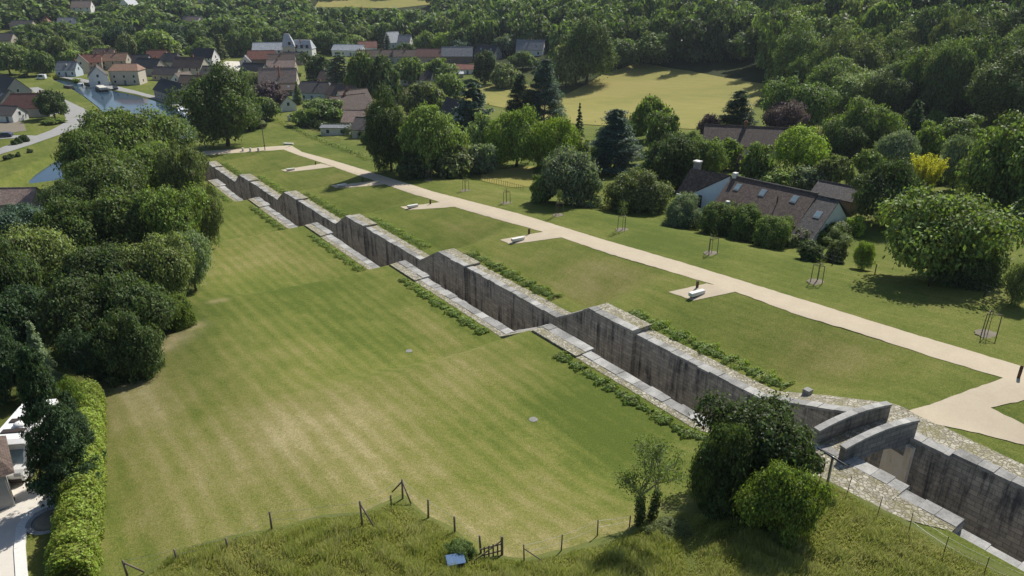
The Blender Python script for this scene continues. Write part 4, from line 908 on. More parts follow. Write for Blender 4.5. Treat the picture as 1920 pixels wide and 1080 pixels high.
for a in [
 # label, px, py, yaw, L, W, wall h, roof h, wall, roof, kwargs
 ('long cottage row with black slate roof and dormers by the canal', 329,187,133,26,8,3.6,4.0,'beige','black',dict(dormers=5,nwin=7,gwin=2)),
 ('big cream house with pink-tan roof across from the barge', 243,157,4,13.5,9,6.6,2.6,'cream','tan',dict(nwin=3,gwin=1,hip=1.5)),
 ('white-gabled house with grey roof left of the big cream house', 187,158,118,14,8,4.4,4.2,'white','greyb',dict(nwin=4,gwin=2,chim=[(-5,0)])),
 ('pale blue cottage at the left end of the quay row', 132,142,0,10,7,3.4,3.6,'blue','slate',dict(nwin=3,dormers=1,chim=[(4,0)])),
 ('narrow house with red roof behind the white-gabled one', 176,132,20,10,7,4.6,3.6,'rosy','red',dict(chim=[(-4,0),(3,0)])),
 ('tall house with brown gable behind the pale blue cottage', 155,136,120,10,7,5,4.2,'cream','brown',dict()),
 ('house with orange-brown roof behind the big cream house', 220,130,4,14,8,5,3.6,'beige','tan',dict(chim=[(-5,0),(1,0)])),
 ('broad dark-roofed house behind the slate cottage row', 285,140,-20,15,9,4,4.2,'beige','dark',dict(chim=[(5,0)])),
 ('dark-roofed outbuilding between the cream house and slate row', 262,128,0,13,8,3.6,3.6,'grey','dark',dict()),
 ('cream gabled house with long brown roof left of the pale yard', 362,143,-14,17,9,5,4.6,'cream','brown',dict(chim=[(2,0)],nwin=4,gwin=2)),
 ('white gable house with dark roof above the cream gabled one', 388,122,-12,13,8,4.6,4.6,'white','dark',dict(gwin=2)),
 ('low brown-roofed house under the cream gabled one', 365,167,-10,12,7,3.2,3.0,'rosy','brown',dict(chim=[(3,0)])),
 ('small wall-side house with pale brown roof behind the huge tree', 345,160,70,9,7,3,3,'white','brown',dict()),
 ('long bright slate-roofed mill wing left of the tower', 513,108,6,23,9,5,4.0,'white','slateb',dict(nwin=5)),
 ('red-roofed barn in front of the bright slate mill wing', 493,122,8,15,9,4,4.2,'brown','red',dict(nwin=2)),
 ('low house with brown roof below the mill tower', 530,124,10,15,8,3.4,3.4,'grey','brown',dict(chim=[(0,0)])),
 ('house with mauve-brown roof right of the red-roofed barn', 555,120,-6,14,8,3.4,3.4,'beige','greyb',dict()),
 ('house with pale pink-brown roof behind the large tan-roofed one', 530,137,4,15,8,3.6,3.2,'beige','palepink',dict(chim=[(-2,0)])),
 ('dark-roofed house left of the large tan-roofed one', 480,148,-20,13,9,3.6,4.2,'grey','dark',dict()),
 ('small dark gable house by the pale yard', 463,124,100,8,6,3,3,'grey','slate',dict()),
 ('large house with bright pinkish-tan roof and two chimneys', 525,166,6,17,9.5,3.6,5.6,'cream','palepink',dict(chim=[(-1.5,1),(1,-3)],nwin=4)),
 ('low extension roof with skylight in front of the large tan-roofed house', 530,178,4,13,6,2.6,2.0,'brown','brown',dict(skylights=2)),
 ('grey-brown hip-roofed house with pale blue wall', 595,186,-14,18,9,3.4,3.8,'blue','greyb',dict(hip=3,nwin=5,chim=[(2,0)])),
 ('row of brown roofs right of the pale blue walled house', 648,196,-38,15,8,4,3.6,'rosy','brown',dict(chim=[(0,0)])),
 ('white gable-end house with dark brown roof, upper of the pair', 664,212,-140,12,8,4.4,4.0,'white','brown',dict(chim=[(2,0)])),
 ('white gable-end house with dark brown roof, lower of the pair', 655,226,-140,14,8.5,4.4,4.4,'white','brown',dict(chim=[(1,0)])),
 ('bungalow with pale pink-brown roof and stub chimney beyond the far lawn', 688,240,-6,14,9,2.8,3.0,'beige','palepink',dict(chim=[(1,-2)])),
 ('bungalow with dark mauve roof nearest the far lawn', 702,256,-14,11,8,2.8,2.8,'cream','greyb',dict(nwin=2)),
 ('small white gabled outhouse in the gardens below the purple tree', 540,207,-65,5,6,2.6,3.0,'white','greyb',dict(nwin=1)),
 ('small house with wine-red roof among trees', 742,192,20,9,7,2.6,2.6,'cream','wine',dict()),
 ('white-gabled house with dark grey roof among the trees below the brown roofs', 785,158,-14,15,9,2.8,3.4,'white','dark',dict()),
 ('long brown-roofed row left of the conifer column', 705,116,4,22,8,3.6,3.2,'beige','brown',dict(nwin=5,chim=[(4,0)])),
 ('brown-roofed house right of the conifer column', 765,116,2,16,8,3.6,3.2,'grey','brown',dict(chim=[(-1,0)])),
 ('mauve brown house left of the blue-grey roof', 808,118,-4,16,9,4,3.8,'rosy','wine',dict(chim=[(7,0)])),
 ('dark-walled barn with plain blue-grey roof', 858,118,0,17,9,4.2,4.4,'brown','slate',dict(nwin=2)),
 ('low shed with red roof and white end at the field corner', 866,138,-12,16,7,2.6,2.0,'white','red',dict(nwin=2)),
 ('tiny shed with white roof in front of the red-roofed shed', 852,146,4,9,5,2.2,.8,'grey','slateb',dict(nwin=1)),
 ('grey house with pale gables near the large round tree', 995,104,-12,15,9,3.4,4.6,'white','slate',dict(chim=[(0,0)],skylights=2)),
 ('dark-roofed house among trees left of the grey pale-gabled house', 915,112,-30,13,9,3.4,4.6,'grey','dark',dict(skylights=2)),
 ('bright white-roofed building beside the conifer column', 737,90,40,9,8,4,6,'white','slateb',dict(nwin=2)),
 ('small grey house behind the bright white-roofed building', 757,88,-10,11,8,3.6,4,'white','slate',dict()),
 ('low white buildings at the edge of trees right of the mill', 655,104,-10,20,8,3.6,3,'white','slateb',dict(nwin=4)),
 ('blue-white steep gable hidden among the trees by the cedar', 852,255,-62,9,9,3,7.5,'blue','dark',dict(nwin=1)),
 ('dark-roofed house with chimney beyond the long house garden', 1400,290,-14,19,8,2.8,3.4,'cream','brown',dict(chim=[(-1,0)],nwin=4)),
 ('dark corner barn with black roof at the left edge by the canal', 22,182,-40,20,10,3.4,5.2,'grey','dark',dict()),
 ('red-brown hip-roofed house inside the road bend', 60,216,6,17,9,3.4,4.4,'grey','wine',dict(hip=3,chim=[(5,0)])),
 ('grey-roofed cottage left of the red-brown hip-roofed house', 12,200,-30,11,8,3.0,3.8,'grey','greyb',dict(skylights=2)),
 ('tall narrow house with pointed red roof far up the valley', 92,64,0,7.5,7,7,6,'rosy','red',dict(hip=4.2,gwin=1)),
 ('white house with pale roof far up the valley, near the top edge', 158,25,6,16,10,5,5,'white','palepink',dict(nwin=3)),
 ('white-walled house right of the pointed red roof', 130,54,10,13,8,4,4,'white','slate',dict(dormers=2)),
 ('grey-brown house left of the pointed red roof', 47,60,5,15,9,4,4,'beige','greyb',dict()),
 ('white house half hidden in trees above the village centre', 364,54,-20,16,11,4.5,5,'white','palepink',dict()),
 ('white house far off at the top edge of the picture', 245,24,80,14,11,6,6,'white','slateb',dict()),
 ('mauve roofed house at the left edge among far trees', 10,86,0,15,9,4,4,'beige','greyb',dict()),
 ('small white far house at top centre-left', 393,5,0,18,10,4,4,'white','slateb',dict(nwin=3)),
 ('narrow brown-roofed house wedged behind the tall brown-gabled one', 200,118,10,11,8,4,4,'rosy','brown',dict(chim=[(3,0)])),
 ('pale house with dark hipped roof behind the slate cottage row', 325,128,-10,12,9,4,4,'cream','dark',dict(hip=2,chim=[(0,0)])),
 ('low terrace with mauve roof between the quay houses and the cream gabled one', 318,150,-15,14,7,3.2,3.2,'beige','greyb',dict(nwin=4)),
 ('grey-roofed house nearest the pale yard, half behind the huge tree', 405,152,-10,12,8,3.6,3.6,'white','greyb',dict(chim=[(2,0)])),
 ('red-roofed cottage left of the low mauve terrace', 298,118,8,11,7,3.6,3.6,'cream','red',dict()),
 ('brown-roofed cottage behind the pale blue walled house', 625,160,-20,12,8,3.2,3.6,'beige','brown',dict(chim=[(3,0)])),
 ('pale-walled cottage with slate roof below the red-brown hip roof', 20,226,-10,9,7,2.6,2.6,'white','greyb',dict(nwin=2)),
 ('white cottage with red roof right of the low white buildings', 690,98,10,12,8,3.4,3.4,'white','red',dict()),
]: house(*a[:10], **a[10])
house('flat grey-roofed white garden shed with two dark windows', 632, 252, -2, 9, 4.5, 2.5, .55, 'white', 'slate', nwin=2, name='garden_shed', cat='shed')
house('small dark shed roof beside the right end of the long house', 1566, 392, -47, 6, 4.5, 2.4, 1.4, 'brown', 'greyb', nwin=1, name='garden_shed', cat='shed')
house('tiled roof of a low building over the stream at the left edge', 8, 392, 4, 14, 6, 2.0, 2.2, 'beige', 'palepink', nwin=2, name='shed', cat='shed')
ptree(15, 752, 630, 110, 'round', 'pine', 'blackish tree added for the deep shade at the left edge above the motorhome', 2)  # added tree, its near-black foliage stands in for deep shade in this corner
# mill tower with a steep slate pavilion roof and the mansard range beside it
X, Y, z = T(545, 111); r = thing('mill_tower', 'square tower with steep bright slate pavilion roof and dormer', 'tower', (X, Y, z), R(8)); wm = plain('render_wall', WB['cream'], .9, .12, 1.2); rm = roofm(RB['slateb'])
MB().box(-3.6, 3.6, -3.6, 3.6, 0, 7.6).build('wall', wm, r)
rf = MB().hexa([(-4,-4,7.6),(4,-4,7.6),(4,4,7.6),(-4,4,7.6)], [(-2.2,-.5,15),(.6,-.5,15),(.6,.5,15),(-2.2,.5,15)]).build('roof', rm, r)
d = MB().box(.1, 1.5, -3.7, -2, 8.6, 10.4).build('dormer', M_DARKWOOD, rf); w1 = MB().box(-.5, .5, -3.65, -3.55, 4.2, 5.8).build('window', M_WHITE, r); MB().box(-.4, .4, -3.70, -3.5, 4.3, 5.7).build('pane', M_GLASS, w1)
RECTS.append((527, 560, 68, 108, proj(X, Y, z)[2]+3)); HOUSES.append((X, Y, 6))
X, Y, z = T(572, 110); r = thing('mansard_house', 'white house with bright mansard slate roof and three dormers right of the tower', 'house', (X, Y, z), R(-4))
MB().box(-6.2, 6.2, -4, 4, 0, 6).build('wall', plain('render_wall', WB['white'], .9, .12, 1.2), r); rf = MB().hexa([(-6.5,-4.4,6),(6.5,-4.4,6),(6.5,4.4,6),(-6.5,4.4,6)], [(-5.6,-.8,11),(4.6,-.8,11),(4.6,.8,11),(-5.6,.8,11)]).build('roof', rm, r)
for x in (-3.6, 0, 3.4):
    d = MB().box(x-.7, x+.7, -4.2, -2.2, 6.6, 8.4).build('dormer', M_DARKWOOD, rf)
    w1 = MB().box(x-.6, x+.6, -4.05, -3.95, 3.4, 5).build('window', M_WHITE, r); MB().box(x-.5, x+.5, -4.09, -3.93, 3.5, 4.9).build('pane', M_GLASS, w1)
MB().box(-1.6, -1.0, -2.2, -1.6, 7, 11.5).build('chimney', M_BRICK, rf)
RECTS.append((550, 598, 78, 108, proj(X, Y, z)[2]+3)); HOUSES.append((X, Y, 8))
# ---- the long L-plan house beyond the path
def long_house():
    yaw = math.atan2(-11.3, 10.3); L = 15.3; gz = 14.9
    r = thing('long_house', 'long brown-tiled house with skylights behind the clipped bushes', 'house', (37.05, 95.95, gz), yaw); wm = plain('render_wall', WB['beige'], .9, .12, 1.2); gm = plain('pale_gable', (.58,.62,.62), .9, .08, 1.2)
    rm = roofm(RB['brown']); rm2 = roofm(RB['greyb']); zr = 21-gz; ze = 17.8-gz; h = L/2; b = 4.4
    MB().box(-h, h-2.6, -b+.3, b, -2, ze).build('wall', wm, r)
    m = MB().box(h-2.3, h+.2, -b-1.2, b, -2, ze-.7); m.add([(h-.1,-b-1.2,ze-.7),(h+.2,-b-1.2,ze-.7),(h+.2,b,ze-.7),(h-.1,b,ze-.7),(h-.1,0,zr-.25),(h+.2,0,zr-.25)], [(0,1,5,4),(3,4,5,2),(0,4,3),(1,2,5)]); m.build('gable_wall', gm, r)
    def slab(x0, x1, yb, zb, zt_, mat, nm, par=r):
        mm = MB()
        for sg in (-1, 1):
            P = [(x0, sg*(yb if sg < 0 else b+.3), zb if sg < 0 else ze-.2), (x1, sg*(yb if sg < 0 else b+.3), zb if sg < 0 else ze-.2), (x1, 0, zt_), (x0, 0, zt_)]
            mm.hexa(P, [(x, y, q+.18) for x, y, q in P])
        o = mm.build(nm, mat, par); MB().tube((x0, 0, zt_+.2), (x1, 0, zt_+.2), .16, .16, 7).build('ridge', rm2, o); return o
    rf = slab(-h-.1, h-2.62, b+.4, ze-.3, zr, rm, 'roof'); rf2 = slab(h-2.6, h+.35, b+1.6, ze-1.1, zr-.2, rm2, 'lower_roof'); sl = (zr-ze+.3)/(b+.4)
    def sky(x, y, par, base, s_):
        q = base+y*s_+.2; f = MB().hexa([(x-.42,y-.5,q-.5*s_-.03),(x+.42,y-.5,q-.5*s_-.03),(x+.42,y+.5,q+.5*s_-.03),(x-.42,y+.5,q+.5*s_-.03)], [(x-.42,y-.5,q-.5*s_+.07),(x+.42,y-.5,q-.5*s_+.07),(x+.42,y+.5,q+.5*s_+.07),(x-.42,y+.5,q+.5*s_+.07)]).build('skylight', M_METAL, par)
        MB().hexa([(x-.34,y-.4,q-.4*s_+.04),(x+.34,y-.4,q-.4*s_+.04),(x+.34,y+.4,q+.4*s_+.04),(x-.34,y+.4,q+.4*s_+.04)], [(x-.34,y-.4,q-.4*s_+.09),(x+.34,y-.4,q-.4*s_+.09),(x+.34,y+.4,q+.4*s_+.09),(x-.34,y+.4,q+.4*s_+.09)]).build('pane', M_SKYL, f)
    for x, y in ((-5.9, -1.5), (-2.0, -1.5), (2.6, -1.4)): sky(x, y, rf, zr, sl)
    sky(h-1.0, -2.6, rf2, zr-.2, (zr-ze+.9)/(b+1.6))
    # lean-to porch roof in front
    P = [(-6.9,-b-2.2,ze-1.3),(-2.6,-b-2.2,ze-1.3),(-2.2,-b+.9,ze+.9),(-6.7,-b+.9,ze+.9)]; MB().hexa(P, [(x, y, q+.2) for x, y, q in P]).build('porch_roof', roofm((.095,.066,.052)), r)
    MB().box(-6.7, -2.7, -b-2.0, -b+.29, -2, ze-1.35).build('porch_wall', wm, r); MB().box(-5.3, -4.8, -b-.9, -b-.4, ze-.6, ze+1.2).build('chimney', M_STONEW, r)
    c = MB().box(-h-6.6, -h-5.7, -.4, .4, zr-1, zr+1.1).build('chimney', plain('grey_stack', (.25,.24,.23), .9), r); MB().box(-h-6.7, -h-5.6, -.5, .5, zr+1.103, zr+1.3).build('cap', M_STONEW, c)
    MB().tube((.7,-2.3,zr-1.7), (.7,-2.3,zr-.6), .08, .08, 6).build('vent_pipe', M_DARKWOOD, rf); MB().box(-h+.0, -h+.6, -.35, .35, zr-.3, zr+.7).build('chimney', M_STONEW, rf)
    w1 = MB().box(3.1, 4.3, -b+.22, -b+.33, .5, 1.9).build('window', M_WHITE, r); MB().box(3.2, 4.2, -b+.19, -b+.25, .6, 1.8).build('pane', M_GLASS, w1)
    # left block: skewed gable facing the lawn
    inv = Matrix.Rotation(-yaw, 3, 'Z'); lo = lambda x, y, q: tuple(inv @ Vector((x-37.05, y-95.95, q-gz)))
    Ar, Br, Cc, Dd = lo(26.75,106,21), lo(31.55,101.75,21.1), lo(26.1,103.5,17.7), lo(24.7,104.8,17.7); g0 = lo(29.6,98.7,17.7)
    up = lambda p, q=.2: (p[0], p[1], p[2]+q)
    MB().hexa([Dd, Cc, Br, Ar], [up(Dd), up(Cc), up(Br), up(Ar)]).build('wing_roof', rm, r)
    A2, B2 = lo(28.4,110.3,17.7), lo(34.6,105.4,17.7); MB().hexa([Ar, Br, B2, A2], [up(Ar), up(Br), up(B2), up(A2)]).build('wing_roof', rm, r)
    dn = lambda p: (p[0], p[1], -2.0); i2 = lambda p: (p[0]-.2, p[1]+.25, p[2])
    poly = [dn(Cc), dn(g0), g0, (Br[0], Br[1], Br[2]-.05), (Cc[0], Cc[1], Cc[2]-.05)]; m = MB(); n_ = 5
    m.add(poly+[i2(p) for p in poly], [(0,1,2,3,4),(9,8,7,6,5)]+[(i, (i+1) % n_, n_+(i+1) % n_, n_+i) for i in range(n_)]); m.build('gable_wall', gm, r)
    m = MB(); m.add([dn(Dd), dn(Cc), (Cc[0],Cc[1],Cc[2]-.06), (Dd[0],Dd[1],Dd[2]-.06), dn(i2(Dd)), dn(i2(Cc)), (Cc[0]-.2,Cc[1]+.3,Cc[2]-.06), (Dd[0]-.2,Dd[1]+.3,Dd[2]-.06)], [(0,1,2,3),(4,7,6,5),(0,3,7,4),(1,5,6,2),(3,2,6,7)]); m.build('wall', gm, r)
    gd = (Vector(g0)-Vector(Cc)); gd.z = 0; gd.normalize(); nn = Vector((gd.y, -gd.x, 0)); c0 = Vector(Cc)+gd*2.3; c0.z = Cc[2]-1.3
    if nn.y > 0: nn = -nn
    m = MB(); a_, b_ = c0-gd*.3, c0+gd*.3; m.hexa([a_+nn*.04, b_+nn*.04, b_-nn*.04, a_-nn*.04], [v+Vector((0,0,1.9)) for v in (a_+nn*.04, b_+nn*.04, b_-nn*.04, a_-nn*.04)]); m.build('window', M_GLASS, r)
    P = (Vector(Ar)*.45+Vector(Br)*.15+Vector(Cc)*.15+Vector(Dd)*.25)
    RECTS.append((1262, 1600, 312, 440, 108))
long_house()
# ---- left garden: garage, motorhome, cart
X, Y, z = T(-48, 948); r = thing('garage', 'rendered garage corner with brown overhanging roof at the left edge', 'garage', (X, Y, z), R(38))
MB().box(-3, 2.0, -2, 2.0, -.3, 2.9).build('wall', plain('render_wall', WB['grey'], .9, .12, 1.2), r); MB().hexa([(-3.4,-2.5,2.8),(2.6,-2.5,2.8),(2.6,2.5,2.8),(-3.4,2.5,2.8)], [(-3.4,-.1,4.6),(1.2,-.1,4.6),(1.2,.1,4.6),(-3.4,.1,4.6)]).build('roof', roofm(RB['brown']), r); MB().tube((2.06,-2.06,0),(2.06,-2.06,2.75),.05,.05,6).build('downpipe', M_METAL, r)
X, Y, z = T(32, 898); r = thing('motorhome', 'white motorhome with roof hatches parked behind the dark conifer', 'motorhome', (X, Y, z), R(8))
prof = [(-1.0,.45),(-1.05,.95),(-.75,1.2),(-.35,1.35),(.25,2.15),(.35,2.35),(-.1,2.75),(.3,2.92),(5.2,2.92),(5.3,2.8),(5.3,.4)]
m = MB(); n_ = len(prof)
m.add([(-1.1, y, q) for y, q in prof]+[(1.1, y, q) for y, q in prof], [tuple(range(n_)), tuple(range(2*n_-1, n_-1, -1))]+[(i, (i+1) % n_, n_+(i+1) % n_, n_+i) for i in range(n_)]); m.build('body', M_WHITE, r, bevel=.04)
MB().hexa([(-.92,-.34,1.40),(.92,-.34,1.40),(.92,-.28,1.38),(-.92,-.28,1.38)], [(-.85,.20,2.12),(.85,.20,2.12),(.85,.26,2.10),(-.85,.26,2.10)]).build('windscreen', M_SKYL, r)
for x in (-1.02, .92):
    for y in (-.2, 3.6):
        w_ = MB().tube((x, y, .36), (x+.2, y, .36), .36, .36, 16).build('wheel', M_DARKWOOD, r); MB().tube((x-.02 if x < 0 else x+.18, y, .36), (x+.02 if x < 0 else x+.22, y, .36), .2, .2, 12).build('rim', M_METAL, w_)
for x in (-.75, .75): MB().box(x-.2, x+.2, -1.08, -.98, .85, 1.08).build('headlight', M_METAL, r)
MB().box(-.9, .9, -1.12, -1.0, .40, .62).build('bumper', M_DARKWOOD, r)
for x0_, x1_, y0_, y1_ in ((-.75, .75, 1.0, 1.45), (-.8, .5, 2.3, 2.75), (-.6, .6, 3.9, 4.4)): MB().box(x0_, x1_, y0_, y1_, 2.925, 3.0).build('roof_hatch', M_DARKWOOD, r, bevel=.02)
MB().lathe([(.4,2.925),(.38,3.1),(.2,3.2)], 14, .1, 1.9).build('roof_dome', M_WHITE, r, True)
MB().box(-1.14, -1.09, .05, .75, 1.25, 1.95).build('side_window', M_GLASS, r); MB().box(1.09, 1.14, .05, .75, 1.25, 1.95).build('side_window', M_GLASS, r)
for x in (-1.28, 1.16): MB().box(x, x+.12, -.25, -.05, 1.35, 1.75).build('mirror', M_DARKWOOD, r)
X, Y, z = T(17, 945); r = thing('hand_cart', 'yellow hand cart by the garage wall', 'cart', (X, Y, z), R(20)); yl = plain('yellow_paint', (.75,.50,.03), .5, .1)
MB().box(-.3, .3, -.2, .2, .22, .8).build('body', yl, r, bevel=.05); MB().tube((-.25,.22,.6),(-.25,.35,1.2),.02,.02,6).tube((.25,.22,.6),(.25,.35,1.2),.02,.02,6).tube((-.25,.35,1.2),(.25,.35,1.2),.02,.02,6).build('handle', M_METAL, r)
for x in (-.34, .30): MB().tube((x,0,.16),(x+.05,0,.16),.16,.16,12).build('wheel', M_DARKWOOD, r)
kp = [np.array(T(*p)) for p in ((125,940),(85,952),(58,968),(42,990),(38,1030),(44,1110))]; m = MB()
r = thing('drive_kerb', 'pale curved kerb along the edge of the drive', 'kerb', tuple(kp[0]))
for a, b in zip(kp[:-1], kp[1:]):
    d = (b-a)[:2]/np.linalg.norm((b-a)[:2]); n2 = np.array([-d[1], d[0]])*.28
    q = [a[:2]+n2, b[:2]+n2, b[:2]-n2, a[:2]-n2]; zz = [a[2], b[2], b[2], a[2]]; m.hexa([(p[0]-kp[0][0], p[1]-kp[0][1], h_-kp[0][2]-.1) for p, h_ in zip(q, zz)], [(p[0]-kp[0][0], p[1]-kp[0][1], h_-kp[0][2]+.12) for p, h_ in zip(q, zz)])
m.build('kerb_stones', M_STONEW, r)
X, Y, z = T(95, 978); r = thing('garden_ornament', 'dark ring-edged round flower bed in the shade by the drive', 'flower bed', (X, Y, z), 0)
MB().lathe([(1.3,0),(1.3,.12),(1.0,.12),(1.0,.05)], 24).build('edging', M_COPE, r); MB().lathe([(.98,.0),(.7,.25),(.2,.4)], 18).build('planting', M_SOIL, r)
# ------------------------------------------------------------------ boats, cars, small village items
def barge(px, py, yaw, L, label, hull, top, wd=4.2, name='barge'):
    X, Y, z = T(px, py); r = thing(name, label, 'boat', (X, Y, -.75), R(yaw)); h = L/2; b = wd/2
    pts = [(-h,-b*.7),(-h+1,-b),(h-3,-b),(h-1,-b*.6),(h,0),(h-1,b*.6),(h-3,b),(-h+1,b),(-h,b*.7)]
    MB().prism(pts, -.3, 1.1).build('hull', plain('hull_paint', hull, .5), r); pt2 = [(x*.96, y*.8) for x, y in pts]; MB().prism([(-h*.85,-b*.75),(h*.62,-b*.75),(h*.62,b*.75),(-h*.85,b*.75)], 1.1, 2.1).build('cabin', plain('cabin_paint', top, .5), r, bevel=.12)
    for i in range(4):
        for sg in (-1, 1): MB().box(-h*.7+i*L*.18, -h*.7+i*L*.18+.8, sg*b*.75-.03, sg*b*.75+.03, 1.35, 1.85).build('window', M_GLASS, r)
    return r
barge(193, 178, 128, 13, 'black-hulled barge with cream canopy moored on the canal', (.03,.03,.035), (.62,.60,.52))
barge(128, 165, 150, 7, 'small dark open boat by the left canal bank', (.05,.05,.06), (.14,.12,.12), 2.4, 'small_boat')
barge(342, 219, 110, 9, 'white cabin cruiser moored beside the huge dense tree', (.75,.76,.78), (.70,.75,.82), 3.2, 'cabin_cruiser')
barge(352, 231, 130, 8, 'small white and blue boat in front of the cabin cruiser', (.70,.74,.78), (.35,.45,.60), 2.8, 'cabin_cruiser')
def car(px, py, yaw, label, col, van=False):
    X, Y, z = T(px, py); r = thing('parked_van' if van else 'parked_car', label, 'van' if van else 'car', (X, Y, z+.08), R(yaw)); top = 2.3 if van else 1.45
    prof = [(-2.2,.3),(-2.2,.8),(-1.3,1.0),(-.7,top),(1.5 if not van else 2.3,top),(2.2 if not van else 2.4,.95),(2.25 if not van else 2.4,.3)]; n_ = len(prof)
    MB().add([(x, -.88, q) for x, q in prof]+[(x, .88, q) for x, q in prof], [tuple(range(n_)), tuple(range(2*n_-1, n_-1, -1))]+[(i, (i+1) % n_, n_+(i+1) % n_, n_+i) for i in range(n_)]).build('body', plain('car_paint', col, .35, .05), r, bevel=.06)
    for x in (-1.4, 1.4):
        for y in (-.82, .66): MB().tube((x, y, .32), (x, y+.18, .32), .32, .32, 12).build('wheel', M_DARKWOOD, r)
    for y in (-.9, .88): MB().hexa([(-.85,y,1.0),(1.4,y,1.0),(1.4,y+.02,1.0),(-.85,y+.02,1.0)], [(-.55,y,top-.12),(1.2,y,top-.12),(1.2,y+.02,top-.12),(-.55,y+.02,top-.12)]).build('window', M_GLASS, r)
car(10, 258, 10, 'dark blue car parked at the left edge by the road', (.05,.06,.10)); car(217, 168, 125, 'dark car parked on the quay by the barge', (.04,.045,.06)); car(152, 166, 100, 'white van parked on the quay in front of the row', (.75,.75,.76), True)
car(62, 378, 60, 'grey car beside the tiled roof at the left edge', (.35,.38,.42)); car(178, 163, 40, 'bright blue car beside the white-gabled house', (.10,.25,.45)); car(200, 160, 20, 'white car beside the white-gabled house door', (.75,.75,.75))
car(78, 149, 0, 'white van near the far end of the canal', (.72,.74,.76), True)
X, Y, z = T(152, 243); r = thing('road_sign', 'triangular road sign on a post at the road bend', 'sign', (X, Y, z)); MB().tube((0,0,0),(0,0,3),.06,.06,6).build('post', M_METAL, r)
MB().add([(-.7,-.1,3.4),(.7,-.1,3.4),(0,-.1,2.3),(-.7,-.06,3.4),(.7,-.06,3.4),(0,-.06,2.3)], [(0,1,2),(5,4,3),(0,3,4,1),(1,4,5,2),(2,5,3,0)]).build('sign_plate', plain('sign_back', (.10,.11,.16), .5), r)
for i, (x, y, wpx, hp_) in enumerate([(14,299,10,9),(21,297,8,9),(34,294,8,8),(57,287,8,8),(117,266,9,9),(28,272,10,9),(36,270,10,12),(43,266,8,13),(49,266,10,14)]):
    ptree(x, y, y-hp_, wpx*1.3, 'shrub', 'dark', ['leftmost round shrub on the near road verge', 'second round shrub from the left on the near road verge', 'third round shrub from the left on the near road verge', 'fourth round shrub along the near road verge', 'lone clipped shrub on the verge by the road bend', 'low shrub beside the dark blue car', 'clipped shrub between the low one and taller pair', 'slim clipped shrub on the road island, left of the tallest', 'tallest clipped shrub on the road island'][i], 0)
for a in [(103,222,172,46,'round','dark','dark tree inside the road bend by the red-brown hip roof',1),(83,142,98,42,'round','deep','round green tree at the far left end of the quay',1),(20,140,85,60,'round','mid','large green tree at left edge beyond the black-roofed barn',1),(5,130,95,40,'round','dark','dark tree at the left edge beyond the canal',1),
 (104,150,140,14,'shrub','yellow','small yellow-green bush at the head of the canal',0),(145,160,147,14,'shrub','lime','small round bright bush on the quay',0),(30,215,190,34,'shrub','dark','dark bush left of the road bend house',0),(100,232,222,36,'shrub','sun','clipped lawn hedge inside the road bend',0),
 (560,196,152,26,'cone','warm','narrow yellowish conifer in front of the pale blue walled house',1),(505,205,158,62,'round','purple','dark purple tree under the large tan roof',1),(480,165,135,36,'round','olive','olive tree behind the huge dense tree, right side',1),(500,225,185,50,'round','mid','leafy green tree among gardens right of the huge tree',1),
 (590,215,188,50,'shrub','pale','pale-topped bush under the pale blue wall',1),(617,232,190,68,'round','deep','round green tree above the flat-roofed shed',1),(575,235,205,50,'round','warm','light green tree left of the round green garden tree',1),(468,245,195,40,'round','mid','green tree tucked behind the huge tree on the right',1),
 (600,152,104,46,'round','dark','dark round tree right of the large tan roof',1),(640,165,96,64,'poplar','grey','grey-green willow-like tree in the village middle',1),(685,190,104,54,'round','warm','green tree with bright top left of the dark pair',1),(722,196,108,62,'round','dark','dark round tree of the village middle, left of white-gabled house',1),
 (770,160,104,60,'loose','mid','green tree above the white-gabled house among trees',1),(825,155,108,58,'loose','mid','spreading green tree below the dark-walled barn',1),(910,158,95,44,'oval','dark','dark upright tree at the left corner of the meadow',1),(945,165,118,52,'shrub','olive','olive bush clump along the top edge of the meadow',1),(880,160,148,40,'shrub','mid','low bush row at the left tip of meadow',1),
 (980,130,98,40,'round','mid','green tree below the grey pale-gabled house',1),(1100,158,38,98,'oval','deep','very large dense round-topped tree on the meadow edge',2),(1060,166,90,56,'round','olive','olive tree leaning on the very large dense round-topped tree',1),(833,100,62,46,'round','lime','bright green round tree above the blue-grey roof',1),(800,100,58,40,'loose','warm','yellow-green tree left of the bright green round one',1),
 (728,106,62,20,'poplar','pine','dark narrow conifer column beside the bright white roof',1),(760,112,82,36,'round','dark','dark round tree right of the conifer column',1),(640,100,62,40,'round','mid','green tree right of the mansard house',1),(610,100,60,44,'round','deep','tall green tree behind the mansard house',1),(690,270,245,26,'shrub','mid','bush at the corner of the mauve-roofed bungalow',1),
 (870,112,80,40,'round','blue','bluish tree behind the blue-grey barn roof',1),(955,102,62,50,'loose','grey','greyish tree left of the grey pale-gabled house',1),(300,108,60,76,'round','warm','broad round green tree behind the dark village roofs',1),(335,102,62,50,'poplar','grey','tall grey willow behind the cream gabled house',1),(265,62,32,40,'poplar','deep','tall poplar-like tree in the far valley',1)]:
    ptree(*a[:7], size=a[7])
